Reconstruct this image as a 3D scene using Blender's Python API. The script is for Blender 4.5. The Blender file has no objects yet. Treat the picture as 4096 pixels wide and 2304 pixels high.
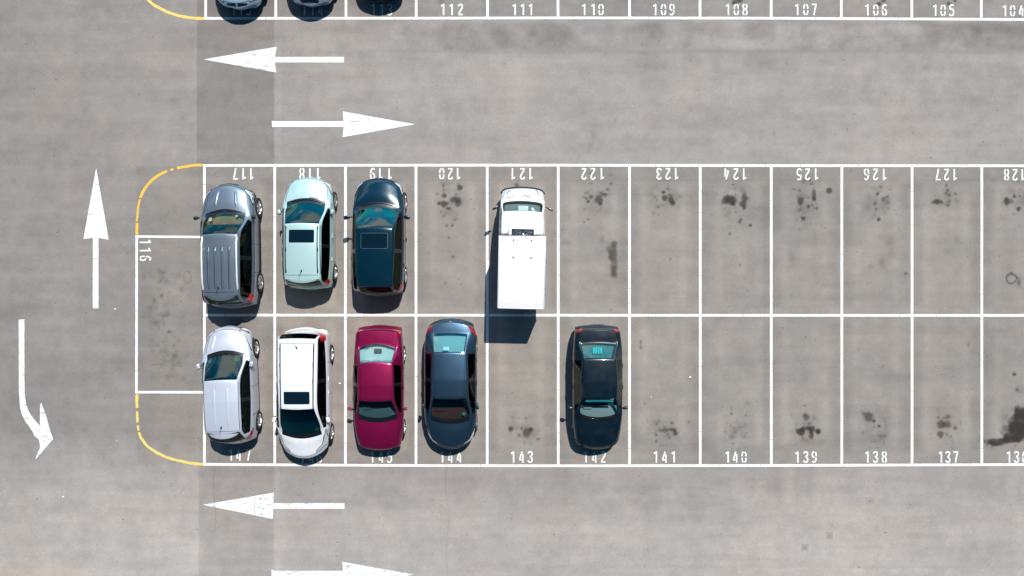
import bpy, bmesh, math, random
import numpy as np
from mathutils import Vector, Matrix
from mathutils.bvhtree import BVHTree
from mathutils.geometry import delaunay_2d_cdt
random.seed(7)
R = math.radians
C = bpy.context.scene.collection
scene = bpy.context.scene

# ------------------------------------------------------------------ camera, light
CAMH = 25.0
PPM = 113.0            # photo pixels per metre on the ground
cd = bpy.data.cameras.new('camera'); cam = bpy.data.objects.new('camera', cd); C.objects.link(cam)
cam.location = (0, 0, CAMH); cam.rotation_euler = (0, 0, 0)
cd.sensor_width = 36; cd.lens = 36 * CAMH / (4096 / PPM); cd.clip_end = 2000
scene.camera = cam

SUN = Vector((.25, .62, 1.0)).normalized()
ELEV = math.asin(SUN.z); AZ = math.atan2(SUN.x, SUN.y)
w = bpy.data.worlds.new('World'); scene.world = w; w.use_nodes = True
nt = w.node_tree; nt.nodes.clear()
sky = nt.nodes.new('ShaderNodeTexSky'); sky.sky_type = 'NISHITA'; sky.sun_disc = False
sky.sun_elevation = ELEV; sky.sun_rotation = AZ; sky.air_density = 1.0; sky.dust_density = .3; sky.ozone_density = 2.0
tint = nt.nodes.new('ShaderNodeMix'); tint.data_type = 'RGBA'; tint.blend_type = 'MULTIPLY'
tint.inputs[0].default_value = 1; tint.inputs[7].default_value = (.02, .52, .72, 1)
nt.links.new(sky.outputs[0], tint.inputs[6])
tc = nt.nodes.new('ShaderNodeTexCoord')
sep = nt.nodes.new('ShaderNodeSeparateXYZ'); nt.links.new(tc.outputs['Generated'], sep.inputs[0])
dv = []
zz = nt.nodes.new('ShaderNodeMath'); zz.operation = 'ADD'; zz.inputs[1].default_value = .18; nt.links.new(sep.outputs[2], zz.inputs[0])
for k in (0, 1):                                   # project directions on a flat cloud layer
    d = nt.nodes.new('ShaderNodeMath'); d.operation = 'DIVIDE'; nt.links.new(sep.outputs[k], d.inputs[0]); nt.links.new(zz.outputs[0], d.inputs[1]); dv.append(d)
cmb = nt.nodes.new('ShaderNodeCombineXYZ'); nt.links.new(dv[0].outputs[0], cmb.inputs[0]); nt.links.new(dv[1].outputs[0], cmb.inputs[1])
cmb.inputs[2].default_value = 3.3
cn = nt.nodes.new('ShaderNodeTexNoise'); cn.inputs['Scale'].default_value = .95; cn.inputs['Detail'].default_value = 8; cn.inputs['Roughness'].default_value = .58
nt.links.new(cmb.outputs[0], cn.inputs['Vector'])
# brighter, cloudier sky on the sun's side (+y)
nb_ = nt.nodes.new('ShaderNodeMapRange'); nb_.interpolation_type = 'SMOOTHSTEP'; nb_.inputs['From Min'].default_value = .30; nb_.inputs['From Max'].default_value = .95
nt.links.new(sep.outputs[1], nb_.inputs['Value'])
bias = nt.nodes.new('ShaderNodeMath'); bias.operation = 'MULTIPLY_ADD'; bias.inputs[1].default_value = .16; nt.links.new(nb_.outputs[0], bias.inputs[0]); nt.links.new(cn.outputs['Fac'], bias.inputs[2])
cr = nt.nodes.new('ShaderNodeMapRange'); cr.inputs['From Min'].default_value = .62; cr.inputs['From Max'].default_value = .70
nt.links.new(bias.outputs[0], cr.inputs['Value'])
glow = nt.nodes.new('ShaderNodeMapRange'); glow.inputs['To Min'].default_value = 1.0; glow.inputs['To Max'].default_value = 7; nt.links.new(nb_.outputs[0], glow.inputs['Value'])
gm_ = nt.nodes.new('ShaderNodeVectorMath'); gm_.operation = 'SCALE'; nt.links.new(tint.outputs[2], gm_.inputs[0]); nt.links.new(glow.outputs[0], gm_.inputs['Scale'])
cm = nt.nodes.new('ShaderNodeMix'); cm.data_type = 'RGBA'; cm.inputs[7].default_value = (27, 27, 31, 1)
nt.links.new(cr.outputs[0], cm.inputs[0]); nt.links.new(gm_.outputs[0], cm.inputs[6])
bg = nt.nodes.new('ShaderNodeBackground'); bg.inputs['Strength'].default_value = .05
nt.links.new(cm.outputs[2], bg.inputs['Color'])
wo = nt.nodes.new('ShaderNodeOutputWorld'); nt.links.new(bg.outputs[0], wo.inputs[0])
sl = bpy.data.lights.new('sun', 'SUN'); sl.energy = 5.0; sl.angle = R(.5); sl.color = (1, .965, .92)
so = bpy.data.objects.new('sun', sl); C.objects.link(so); so.rotation_euler = SUN.to_track_quat('Z', 'Y').to_euler()
vs = scene.view_settings; vs.view_transform = 'Standard'; vs.look = 'None'; vs.gamma = 1; vs.use_curve_mapping = False; vs.exposure = 0

def gx(px): return (px - 2048) / PPM
def gy(py): return (1152 - py) / PPM
def G(px, py): return (gx(px), gy(py))

# ------------------------------------------------------------------ materials
def mat(name):
    m = bpy.data.materials.new(name); m.use_nodes = True
    return m, m.node_tree, m.node_tree.nodes['Principled BSDF']
def plain(name, col, rough=.5, metal=0., coat=0., spec=.5, emit=None):
    m, t, b = mat(name)
    b.inputs['Base Color'].default_value = (*col, 1); b.inputs['Roughness'].default_value = rough
    b.inputs['Metallic'].default_value = metal; b.inputs['Coat Weight'].default_value = coat
    b.inputs['Coat Roughness'].default_value = .04; b.inputs['Specular IOR Level'].default_value = spec
    n = t.nodes.new('ShaderNodeTexNoise'); n.inputs['Scale'].default_value = 14; n.inputs['Detail'].default_value = 4
    c = t.nodes.new('ShaderNodeTexCoord'); t.links.new(c.outputs['Object'], n.inputs['Vector'])
    r = t.nodes.new('ShaderNodeMapRange'); r.inputs['To Min'].default_value = .86; r.inputs['To Max'].default_value = 1.12
    t.links.new(n.outputs['Fac'], r.inputs['Value'])
    x = t.nodes.new('ShaderNodeMix'); x.data_type = 'RGBA'; x.blend_type = 'MULTIPLY'; x.inputs[0].default_value = 1
    x.inputs[6].default_value = (*col, 1); t.links.new(r.outputs[0], x.inputs[7]); t.links.new(x.outputs[2], b.inputs['Base Color'])
    return m
def paint(name, col, metal=.5, rough=.35, dust=.05, coat=1.):
    m, t, b = mat(name)
    b.inputs['Metallic'].default_value = metal; b.inputs['Coat Weight'].default_value = coat
    b.inputs['Coat Roughness'].default_value = .05; b.inputs['Coat IOR'].default_value = 1.6
    c = t.nodes.new('ShaderNodeTexCoord')
    n = t.nodes.new('ShaderNodeTexNoise'); n.inputs['Scale'].default_value = 2.2; n.inputs['Detail'].default_value = 7; n.inputs['Roughness'].default_value = .6
    t.links.new(c.outputs['Object'], n.inputs['Vector'])
    r = t.nodes.new('ShaderNodeMapRange'); r.inputs['From Min'].default_value = .45; r.inputs['From Max'].default_value = .8
    r.inputs['To Min'].default_value = 0; r.inputs['To Max'].default_value = dust
    t.links.new(n.outputs['Fac'], r.inputs['Value'])
    x = t.nodes.new('ShaderNodeMix'); x.data_type = 'RGBA'; x.inputs[6].default_value = (*col, 1); x.inputs[7].default_value = (.42, .4, .37, 1)
    t.links.new(r.outputs[0], x.inputs[0]); t.links.new(x.outputs[2], b.inputs['Base Color'])
    r2 = t.nodes.new('ShaderNodeMapRange'); r2.inputs['To Min'].default_value = rough - .06; r2.inputs['To Max'].default_value = rough + .08
    t.links.new(n.outputs['Fac'], r2.inputs['Value']); t.links.new(r2.outputs[0], b.inputs['Roughness'])
    return m
def glass(name, tintc, ior=1.7, graze=1.):
    m, t, b = mat(name); t.nodes.remove(b); out = t.nodes['Material Output']
    tr = t.nodes.new('ShaderNodeBsdfTransparent'); tr.inputs[0].default_value = (*tintc, 1)
    gl = t.nodes.new('ShaderNodeBsdfGlossy'); gl.inputs['Roughness'].default_value = .015; gl.inputs['Color'].default_value = (.80, 1, .80, 1)
    f0 = ((ior - 1) / (ior + 1)) ** 2                  # Schlick, the same from both sides of the thin pane
    lw = t.nodes.new('ShaderNodeLayerWeight'); lw.inputs['Blend'].default_value = .5
    pw = t.nodes.new('ShaderNodeMath'); pw.operation = 'POWER'; pw.inputs[1].default_value = 5; t.links.new(lw.outputs['Facing'], pw.inputs[0])
    fr = t.nodes.new('ShaderNodeMath'); fr.operation = 'MULTIPLY_ADD'; fr.inputs[1].default_value = (1 - f0) * graze; fr.inputs[2].default_value = f0; t.links.new(pw.outputs[0], fr.inputs[0])
    n = t.nodes.new('ShaderNodeTexNoise'); n.inputs['Scale'].default_value = 3; c = t.nodes.new('ShaderNodeTexCoord'); t.links.new(c.outputs['Object'], n.inputs['Vector'])
    bu = t.nodes.new('ShaderNodeBump'); bu.inputs['Strength'].default_value = .02; t.links.new(n.outputs['Fac'], bu.inputs['Height']); t.links.new(bu.outputs[0], gl.inputs['Normal'])
    mx = t.nodes.new('ShaderNodeMixShader'); t.links.new(fr.outputs[0], mx.inputs[0]); t.links.new(tr.outputs[0], mx.inputs[1]); t.links.new(gl.outputs[0], mx.inputs[2])
    t.links.new(mx.outputs[0], out.inputs[0])
    return m

M = {}
M['trim'] = plain('black_trim', (.008, .010, .012), .3, 0, .3)
M['dull'] = plain('black_plastic_side_shade', (.014, .016, .018), .65)
M['arch'] = plain('wheel_arch_liner', (.006, .006, .007), .9, spec=.1)
M['tyre'] = plain('tyre_rubber', (.017, .017, .018), .8)
M['rim'] = plain('alloy', (.62, .62, .62), .3, .85)
M['chrome'] = plain('chrome', (.8, .8, .8), .12, 1)
M['rail'] = plain('satin_rail', (.78, .79, .80), .45, .3)
M['lamp'] = plain('headlamp_glass', (.72, .75, .76), .25, .35, 1)
M['red'] = plain('red_lamp', (.42, .006, .012), .2, 0, 1)
M['amber'] = plain('amber_lamp', (.75, .16, .01), .2, 0, 1)
M['white'] = plain('white_card', (.75, .76, .74), .6)
M['green_card'] = plain('yellow_green_card', (.55, .68, .12), .6)
M['teal_card'] = plain('teal_sticker', (.05, .5, .42), .6)
M['seat_grey'] = plain('grey_seat_cloth', (.20, .24, .25), .9)
M['pale_cloth'] = plain('pale_shelf_cloth', (.42, .50, .50), .9)
M['seat_dark'] = plain('dark_seat_cloth', (.035, .04, .045), .9)
M['seat_brown'] = plain('brown_seat_cloth', (.34, .20, .08), .9)
M['seat_maroon'] = plain('dark_red_seat_cloth', (.06, .022, .018), .9)
M['sunroof'] = plain('dark_sunroof_glass', (.003, .012, .02), .04, 0, 1, .9)
M['seam'] = plain('panel_gap_rib_shade', (.004, .004, .005), .8, spec=.1)
M['plate'] = plain('number_plate', (.75, .77, .75), .5)
M['blue'] = plain('blue_film', (.02, .05, .5), .3)
M['green_film'] = plain('green_film', (.01, .16, .20), .3)
M['cargo'] = plain('cyan_plastic_wrap', (.12, .75, .72), .35)
G_dark = glass('dark_teal_glass', (.10, .33, .38), 1.9)
G_mid = glass('teal_glass', (.42, .80, .82), 1.75)
G_clear = glass('clear_glass', (.80, .92, .92), 1.55)
G_warm = glass('warm_glass', (.66, .72, .66), 1.7)
G_black = glass('privacy_glass', (.05, .08, .09), 1.5, .10)

# ------------------------------------------------------------------ mesh helpers
class MB:
    def __init__(s): s.v = []; s.f = []; s.m = []
    def add(s, vs_, fs, mi=0):
        o = len(s.v); s.v += [tuple(v) for v in vs_]
        for f in fs: s.f.append(tuple(i + o for i in f)); s.m.append(mi)
    def box(s, c, d, mi=0, bev=0., rot=None, seg=2):
        bm = bmesh.new(); bmesh.ops.create_cube(bm, size=1)
        for v in bm.verts: v.co = Vector((v.co.x * d[0], v.co.y * d[1], v.co.z * d[2]))
        if bev > 0: bmesh.ops.bevel(bm, geom=list(bm.edges), offset=min(bev, min(d) * .48), segments=seg, affect='EDGES', profile=.6)
        if rot is not None: bmesh.ops.transform(bm, matrix=rot, verts=bm.verts)
        bm.verts.ensure_lookup_table(); bm.verts.index_update()
        s.add([(v.co + Vector(c)) for v in bm.verts], [[v.index for v in f.verts] for f in bm.faces], mi); bm.free()
    def tube(s, pts, r, mi=0, n=8, flat=1.):
        pts = [Vector(p) for p in pts]; rings = []
        for i, p in enumerate(pts):
            t = (pts[min(i + 1, len(pts) - 1)] - pts[max(i - 1, 0)]).normalized()
            up = Vector((0, 0, 1)) if abs(t.z) < .9 else Vector((1, 0, 0))
            a = t.cross(up).normalized(); b = a.cross(t).normalized()
            rr = r[i] if isinstance(r, (list, tuple)) else r
            rings.append([p + a * math.cos(2 * math.pi * k / n) * rr + b * math.sin(2 * math.pi * k / n) * rr * flat for k in range(n)])
        vs_ = [q for g in rings for q in g]; fs = []
        for i in range(len(pts) - 1):
            for k in range(n): fs.append((i * n + k, i * n + (k + 1) % n, (i + 1) * n + (k + 1) % n, (i + 1) * n + k))
        fs.append(tuple(range(n))[::-1]); fs.append(tuple((len(pts) - 1) * n + k for k in range(n)))
        s.add(vs_, fs, mi)
    def lathe_x(s, prof, c, mi=0, n=40):        # prof = (x offset, radius)
        vs_ = []; fs = []
        for (x, r) in prof:
            for k in range(n):
                a = 2 * math.pi * k / n; vs_.append((c[0] + x, c[1] + r * math.cos(a), c[2] + r * math.sin(a)))
        for i in range(len(prof) - 1):
            for k in range(n): fs.append((i * n + k, i * n + (k + 1) % n, (i + 1) * n + (k + 1) % n, (i + 1) * n + k))
        s.add(vs_, fs, mi)
    def build(s, name, mats, parent=None, smooth=True, angle=40):
        me = bpy.data.meshes.new(name); me.from_pydata(s.v, [], s.f)
        for m_ in (mats if isinstance(mats, (list, tuple)) else [mats]): me.materials.append(m_)
        me.polygons.foreach_set('material_index', s.m)
        bm = bmesh.new(); bm.from_mesh(me); bmesh.ops.recalc_face_normals(bm, faces=bm.faces); bm.to_mesh(me); bm.free()
        if smooth:
            me.polygons.foreach_set('use_smooth', [True] * len(me.polygons)); me.set_sharp_from_angle(angle=R(angle))
        me.update()
        o = bpy.data.objects.new(name, me); C.objects.link(o)
        if parent: o.parent = parent
        return o
def tag(o, label=None, cat=None, group=None, kind=None):
    if label: o['label'] = label
    if cat: o['category'] = cat
    if group: o['group'] = group
    if kind: o['kind'] = kind
    return o
def empty(name, loc, rz=0.):
    o = bpy.data.objects.new(name, None); C.objects.link(o); o.location = loc; o.rotation_euler = (0, 0, rz); return o

# ------------------------------------------------------------------ ground
RES = .035
def vnoise(h, w_, cell, rng):
    gh, gw = int(h / cell) + 3, int(w_ / cell) + 3
    g = rng.random((gh, gw)); yy = np.arange(h) / cell; xx = np.arange(w_) / cell
    y0 = yy.astype(int); x0 = xx.astype(int); fy = yy - y0; fx = xx - x0
    fy = (fy * fy * (3 - 2 * fy))[:, None]; fx = (fx * fx * (3 - 2 * fx))[None, :]
    a = g[y0][:, x0]; b = g[y0][:, x0 + 1]; c = g[y0 + 1][:, x0]; d = g[y0 + 1][:, x0 + 1]
    return (a * (1 - fx) + b * fx) * (1 - fy) + (c * (1 - fx) + d * fx) * fy
def fbm(h, w_, cell, rng, n=4, ax=1., ay=1.):
    o = np.zeros((h, w_)); amp = 1; tot = 0
    for k in range(n):
        c = max(cell / 2 ** k, 1.5)
        hh = int(h / ay) + 2; ww = int(w_ / ax) + 2
        q = vnoise(hh, ww, c, rng)
        iy = np.minimum((np.arange(h) / ay).astype(int), hh - 1); ix = np.minimum((np.arange(w_) / ax).astype(int), ww - 1)
        o += amp * q[iy][:, ix]; tot += amp; amp *= .55
    return o / tot
def build_ground():
    rng = np.random.default_rng(5)
    xs = np.arange(-18.9, 18.9, RES); ys = np.arange(-11.0, 11.0, RES)
    W, Hh = len(xs), len(ys)
    XX, YY = np.meshgrid(xs, ys)
    PX = XX * PPM + 2048; PY = 1152 - YY * PPM
    T = np.ones((Hh, W)); 
    def ss(a, b, v): 
        t = np.clip((v - a) / (b - a), 0, 1); return t * t * (3 - 2 * t)
    def rect(x0, y0, x1, y1, s=6): return ss(x0 - s, x0 + s, PX) * (1 - ss(x1 - s, x1 + s, PX)) * ss(y0 - s, y0 + s, PY) * (1 - ss(y1 - s, y1 + s, PY))
    big = fbm(Hh, W, 90, rng, 5) - .5; med = fbm(Hh, W, 22, rng, 4) - .5
    hz = fbm(Hh, W, 40, rng, 4, ax=5, ay=1) - .5; hz2 = fbm(Hh, W, 8, rng, 3, ax=9, ay=1) - .5
    vt = fbm(Hh, W, 22, rng, 3, ax=1, ay=6) - .5
    fine = rng.random((Hh, W)) - .5; sm = fbm(Hh, W, 5, rng, 2) - .5
    # broad tones
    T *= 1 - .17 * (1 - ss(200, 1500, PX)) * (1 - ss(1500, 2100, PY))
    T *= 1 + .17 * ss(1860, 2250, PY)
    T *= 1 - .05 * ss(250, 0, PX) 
    bay = rect(548, 665, 4300, 1858); bay = np.maximum(bay, rect(823, -400, 4300, 75))
    T *= 1 - .16 * bay * ss(700, 1500, PX) - .10 * bay * (1 - ss(700, 1500, PX))
    strip = rect(788, -400, 1097, 662, 4) * (1 + 0 * T); strip2 = rect(795, 1862, 1097, 2600, 5)
    T *= 1 - .22 * strip - .12 * strip2 - .04 * rect(795, 662, 1097, 1858, 5)
    T *= 1 + .06 * rect(1097, 200, 1125, 640, 4) + .05 * rect(1092, 1862, 1120, 2400, 4)
    T *= 1 - .035 * rect(200, 1400, 795, 1757, 5); T *= 1 + .045 * rect(-400, 1757, 795, 2600, 4)
    for (x_, y_, rx_, ry_, a_) in ((420, 1960, 260, 110, .07), (180, 2070, 130, 90, .06), (700, 2150, 150, 120, .06), (1150, 560, 90, 50, .04), (690, 760, 90, 60, .07), (2300, 2200, 500, 90, .03), (60, 1650, 60, 120, -.06), (330, 1150, 120, 60, -.04), (100, 1250, 140, 25, -.10), (2000, 300, 700, 90, .03)):
        T *= 1 + a_ * np.exp(-((PX - x_ + 130 * big) / rx_) ** 2 - ((PY - y_ + 90 * med) / ry_) ** 2)
    # darker mottled band under the top row, its lower edge a paver seam
    band = ss(78, 100, PY) * (1 - ss(190, 212, PY)) * ss(1100, 1900, PX)
    T *= 1 - band * (.11 + .75 * np.clip(med + .5 * big, -.25, .4)); T *= 1 - .10 * np.exp(-((PY - 206 + 14 * hz) / 9) ** 2) * ss(1100, 1700, PX)
    T *= 1 - .05 * np.exp(-((PY - 203) / 4) ** 2) * (PX < 790)
    # strip behind the bay numbers, seam at its end
    T *= 1 - .05 * rect(1385, 668, 4300, 722, 5) - .07 * np.exp(-((PY - 722) / 4) ** 2) * (PX > 1385) * (PX < 4300)
    T *= 1 + .06 * rect(1385, 1232, 4300, 1258, 5)
    T *= 1 - .06 * np.exp(-((PY - 2268) / 4) ** 2) * (hz > -.02) 
    T *= 1 + .03 * rect(-400, 2268, 4400, 2700, 4)
    # tyre tracks and worn middle of every bay
    xsb = [818, 1099, 1382, 1664, 1949, 2233, 2518, 2801, 3085, 3367, 3648, 3927, 4210]
    for i in range(12):
        a, b = xsb[i], xsb[i + 1]; cxp = (a + b) / 2; jit = rng.normal(0, 5)
        for (y0, y1) in ((735, 1228), (1285, 1800), (-500, 10)):
            T *= 1 + .035 * rect(cxp - 92 + jit, y0, cxp + 92 + jit, y1, 14) * (1 + 1.2 * med)
            for sx in (-78, 78):
                g = np.exp(-((PX - cxp - sx - jit) / 16) ** 2)
                T *= 1 + .06 * g * rect(a, y0, b, y1, 20) * (1 + 1.6 * big)
                yc_ = y0 + 90 if y0 > 0 and y0 < 1000 else y1 - 110
                T *= 1 + .09 * np.exp(-((PX - cxp - sx - jit) / 20) ** 2 - ((PY - yc_ - rng.normal(0, 10)) / 60) ** 2)
            T *= 1 - .07 * np.exp(-((PX - a - 18) / 16) ** 2) * rect(a, y0, b, y1, 10) - .07 * np.exp(-((PX - b + 20) / 16) ** 2) * rect(a, y0, b, y1, 10)
    # damp runs below the bottom row
    for (x0, wd, y1, a) in ((1560, 60, 2120, .07), (1870, 40, 2304, .05), (2260, 70, 2230, .07), (2545, 60, 2060, .08), (2830, 160, 2000, .07), (3105, 45, 2060, .12), (3200, 12, 2060, .08), (3250, 12, 2040, .08), (3400, 300, 1905, .05), (3940, 30, 2000, .08), (2600, 40, 2300, .05)):
        T *= 1 - a * np.exp(-((PX - x0 + 60 * big) / wd) ** 2) * ss(1862, 1868, PY) * (1 - ss(y1 - 120, y1 + 60, PY + 120 * med))
    # long cracks
    for (x0, y0, y1, a) in ((1789, 1860, 2304, .10), (857, 1858, 2130, .15), (1796, 410, 662, .06)):
        T *= 1 - a * np.exp(-((PX - x0 - 10 * hz - 4 * np.sin(PY / 40)) / 2.2) ** 2) * (PY > y0) * (PY < y1) * (.4 + 1.4 * (fine > -.1))
    # curved scrub marks, upper right
    for (cx_, cy_, r_, a) in ((3900, -260, 480, .16), (4050, -380, 660, -.12), (3300, -200, 360, .13), (2900, -20, 190, .10), (3620, -330, 560, -.10), (2500, -150, 330, .10), (4150, -300, 520, .14)):
        rr = np.hypot(PX - cx_, (PY - cy_) * 1.25); T *= 1 - a * np.exp(-((rr - r_ + 60 * big) / 26) ** 2) * (PY > 80) * ss(1, .2, band * 0 + (PY - 60) / 200)
    T *= 1 + .17 * big + .10 * med + .13 * hz + .20 * hz2 + .12 * vt + .18 * (fbm(Hh, W, 9, rng, 2) - .5)
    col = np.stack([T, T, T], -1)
    warm = (big * .05 + med * .05 + hz * .03)[..., None]
    col *= 1 + warm * np.array([1, .2, -1.2])
    gi = rect(548, 665, 4300, 1858)[..., None]; col *= 1 + gi * np.array([.012, .0, -.03])
    o1 = (ss(2240, 2310, PY) * (1 - ss(260, 420, PX)))[..., None]; col *= 1 - o1 * np.array([.0, .06, .13])
    # oil drips: (x, y, rx, ry, strength) in three photo crops
    def bl(ox, oy, lst, tone=(.9, .95, 1.0), k=.3975):
        nonlocal col
        for e in lst:
            x, y, rx = e[0] * k + ox, e[1] * k + oy, e[2] * k
            ry = (e[3] if len(e) > 3 and e[3] > 1 else e[2]) * k; s_ = e[4] if len(e) > 4 else (e[3] if len(e) > 3 and e[3] <= 1 else .62)
            if s_ > .4: s_ = min(.93, s_ * 1.32); rx *= 1.1; ry *= 1.1
            m0 = (abs(PX - x) < rx * 2.6 + 8) & (abs(PY - y) < ry * 2.6 + 8)
            iy, ix = np.where(m0)
            if len(iy) == 0: continue
            s0, s1, t0, t1 = iy.min(), iy.max() + 1, ix.min(), ix.max() + 1
            dd = np.sqrt(((PX[s0:s1, t0:t1] - x) / rx) ** 2 + ((PY[s0:s1, t0:t1] - y) / ry) ** 2)
            dd = dd * (1 + .5 * med[s0:s1, t0:t1] + .8 * sm[s0:s1, t0:t1] + .5 * hz2[s0:s1, t0:t1])
            edge = (.12 if rx > 6 else .4) if s_ > .4 else .45
            a = 1 / (1 + np.exp((dd - 1) / edge)); a = (a * s_)[..., None]
            # stains multiply towards the oil colour but never stack to black
            if s_ > 0: tgt = np.minimum(col[s0:s1, t0:t1], 1) * (1 - a) + a * np.array([.13, .12, .11]) * np.array(tone); 
            else: tgt = col[s0:s1, t0:t1] * (1 - a)
            col[s0:s1, t0:t1] = np.where(a > 0, np.minimum(tgt, col[s0:s1, t0:t1]), tgt)
    f = .22
    bl(1560, 576, [(705, 440, 30, 24, .6), (550, 520, 28, 20, .6), (540, 460, 10), (650, 560, 42, 26, .62), (685, 600, 28, 30, .55), (495, 600, 15), (540, 605, 24, 28), (590, 650, 22, 12), (545, 720, 18, .4), (570, 822, 10), (625, 820, 9), (593, 943, 9), (472, 503, 8), (635, 1133, 6), (510, 680, 6), (575, 595, 8), (620, 690, 60, 50, f), (560, 400, 40, .18), (610, 600, 110, 130, .13), (370, 520, 45, 110, -.05), (820, 520, 45, 110, -.05), (560, 1400, 10, .4), (1280, 370, 14, .3), (1275, 415, 14, .45)])
    bl(2048, 576, [(930, 510, 32, 17, .55), (870, 560, 38, 42, .58), (890, 600, 20), (795, 530, 22, .5), (750, 547, 13), (765, 580, 16), (725, 533, 8), (740, 492, 6), (765, 757, 8), (725, 785, 8), (785, 297, 9), (995, 400, 8), (550, 990, 28, .2), (515, 860, 18, .2), (850, 620, 90, 80, .15),
                   (1525, 483, 15), (1567, 452, 11), (1535, 545, 22), (1600, 565, 32), (1615, 595, 22), (1605, 520, 16, .4), (1443, 535, 13, .4), (1467, 635, 8), (1430, 700, 14, .3), (1655, 548, 7), (1593, 1160, 7), (1430, 470, 45, .18), (1550, 600, 110, .13),
                   (2155, 560, 35), (2210, 575, 48, 38, .66), (2225, 600, 24), (2340, 545, 32), (2325, 600, 30), (2375, 550, 24, .4), (2330, 640, 16, .5), (2140, 655, 30, .25), (2175, 700, 16, .35), (2308, 760, 9), (2292, 785, 12), (2397, 818, 14), (2190, 903, 9), (2293, 1217, 6), (2240, 600, 130, 110, .15), (2240, 990, 45, 10, -.12), (2250, 1040, 70, 9, -.12), (940, 1030, 12, -.1), (1020, 615, 16, 25, -.12)])
    bl(2048, 576, [(1020, 1010, 24, 40, .43), (1006, 1062, 42, 60, .43), (1020, 1125, 40, 62, .43), (1026, 1200, 42, 68, .43), (1026, 1262, 30, 50, .43), (1022, 1305, 32, 36, .43)], (1.3, 1.25, 1.1))
    bl(2048, 576, [(908, 948, 16, 26, .4), (790, 15, 16, 25, .25)], (2.4, 1.5, .8))
    bl(3072, 576, [(325, 575, 25, 30, .6), (340, 550, 38, 45, .35), (465, 500, 20, 50, .55), (465, 552, 22, .6), (613, 467, 28, 25, .6), (405, 628, 14), (445, 615, 8), (490, 648, 9), (360, 748, 16), (285, 768, 10, .3), (350, 645, 25, .4), (235, 1165, 30, 48, .3), (390, 580, 130, 110, .14),
                   (1103, 500, 16), (1160, 552, 20, .5), (1190, 575, 28, .4), (1075, 600, 18, .42), (1090, 655, 11), (1075, 725, 18, .3), (1117, 757, 19), (1240, 965, 48, .3), (1245, 1105, 28, 38, .22), (1140, 1190, 32, .35), (1028, 1235, 20, .32), (1020, 540, 30, .25), (1387, 1303, 8), (1100, 590, 120, .12),
                   (1793, 417, 9), (1808, 467, 11), (1703, 580, 32, 22, .66), (1825, 517, 13), (1883, 500, 9), (1790, 495, 9), (1810, 615, 13), (1830, 575, 9), (1895, 570, 20, .3), (1780, 530, 30, .2), (1820, 560, 110, .12), (1895, 955, 18, .2),
                   (2400, 575, 24, 38, .66), (2445, 580, 26, .42), (2480, 530, 15), (2518, 655, 19), (2360, 590, 13, .4), (2475, 705, 11, .4), (2450, 480, 25, .25), (2525, 1395, 22, 30, .45), (2560, 560, 30, .3)])
    # pale dried rims and blotches beside the drips
    for i in range(2, 12):
        cx_ = (xsb[i] + xsb[i + 1]) / 2
        for yb0 in (790, 1725):
            if i in (4,) and yb0 == 790 or i in (2, 3, 5) and yb0 == 1725 or i == 2: continue
            for k in range(10): bl(0, 0, [(cx_ + rng.normal(0, 26), yb0 + rng.normal(0, 32), 4 + rng.random() * 9, 4 + rng.random() * 9, -.05 - .12 * rng.random())], k=1)
            for k in range(22): bl(0, 0, [(cx_ + rng.normal(0, 30), yb0 + rng.normal(0, 38), 1.5 + rng.random() * 5, 1.5 + rng.random() * 4, .12 + .38 * rng.random())], k=1)
    rr = np.hypot(PX - (3072 + 2448 * .3975), PY - (576 + 1358 * .3975)) ; col *= (1 - .62 * np.exp(-((rr - 20 + 14 * sm) / 4.2) ** 2))[..., None]
    rr = np.hypot((PX - (1888 * .3975)) * 1.5, PY - (576 + 1340 * .3975)); col *= 1 - (.24 * np.exp(-((rr - 25 + 18 * med) / 3.5) ** 2) + .10 * (rr < 25))[..., None] * np.array([.85, .95, 1.05])
    bl(3072, 1152, [(2480, 867, 19), (2508, 1022, 13), (2540, 1035, 26, .35), (2560, 1260, 80, 60, .85), (2570, 1350, 105, 95, .88), (2540, 1410, 95, 60, .85), (2400, 1415, 40, .45), (2385, 1320, 35, .2),
                    (375, 1275, 13, .5), (385, 1305, 26, 30, .48), (415, 1365, 11), (350, 1420, 22), (400, 1410, 20, .6), (440, 1420, 30, .66), (500, 1440, 22, .66), (320, 1445, 28, .5), (290, 1150, 20, .15), (400, 1400, 120, .15),
                    (1010, 1295, 38, 42, .55), (1065, 1340, 14), (1120, 1390, 16), (1170, 1310, 10, .3), (1120, 1400, 110, .12), (1745, 1378, 32, .58), (1810, 1380, 28, .5), (1885, 1410, 19, .5), (1815, 1293, 9), (1790, 1370, 100, .2), (1155, 785, 10, .35), (2017, 575, 7, 16, .5), (910, 612, 6, 12, .4), (377, 496, 6, .5)])
    bl(3072, 1728, [(2500, 30, 130, 50, .85), (2440, 75, 90, 32, .75), (2320, 100, 80, 34, .66), (2290, 122, 44, 22, .66), (330, 10, 34, .6), (440, 28, 22, 36, .66), (500, 5, 18), (410, 95, 110, 28, .25), (1120, 45, 130, 45, .16), (1735, 20, 34, .55), (1840, 45, 10), (1855, 165, 18, .32), (1025, 697, 10, 5, .55), (1432, 735, 8, .4), (370, 1165, 5), (618, 1043, 6, .4)])
    bl(2048, 1152, [(1295, 545, 9, 14, .5), (1297, 597, 12, 18, .55), (1333, 1165, 6), (1780, 1352, 7), (1470, 1350, 35, .25), (1610, 1425, 42, 20, .55), (1530, 1430, 60, 20, .45), (1560, 1430, 110, .15), (2370, 1160, 16, .4), (2207, 1265, 8), (2200, 1373, 6), (2240, 1435, 28, .4), (2340, 1385, 24, .25), (2275, 1430, 80, .15), (142, 1310, 7, .4)])
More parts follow.
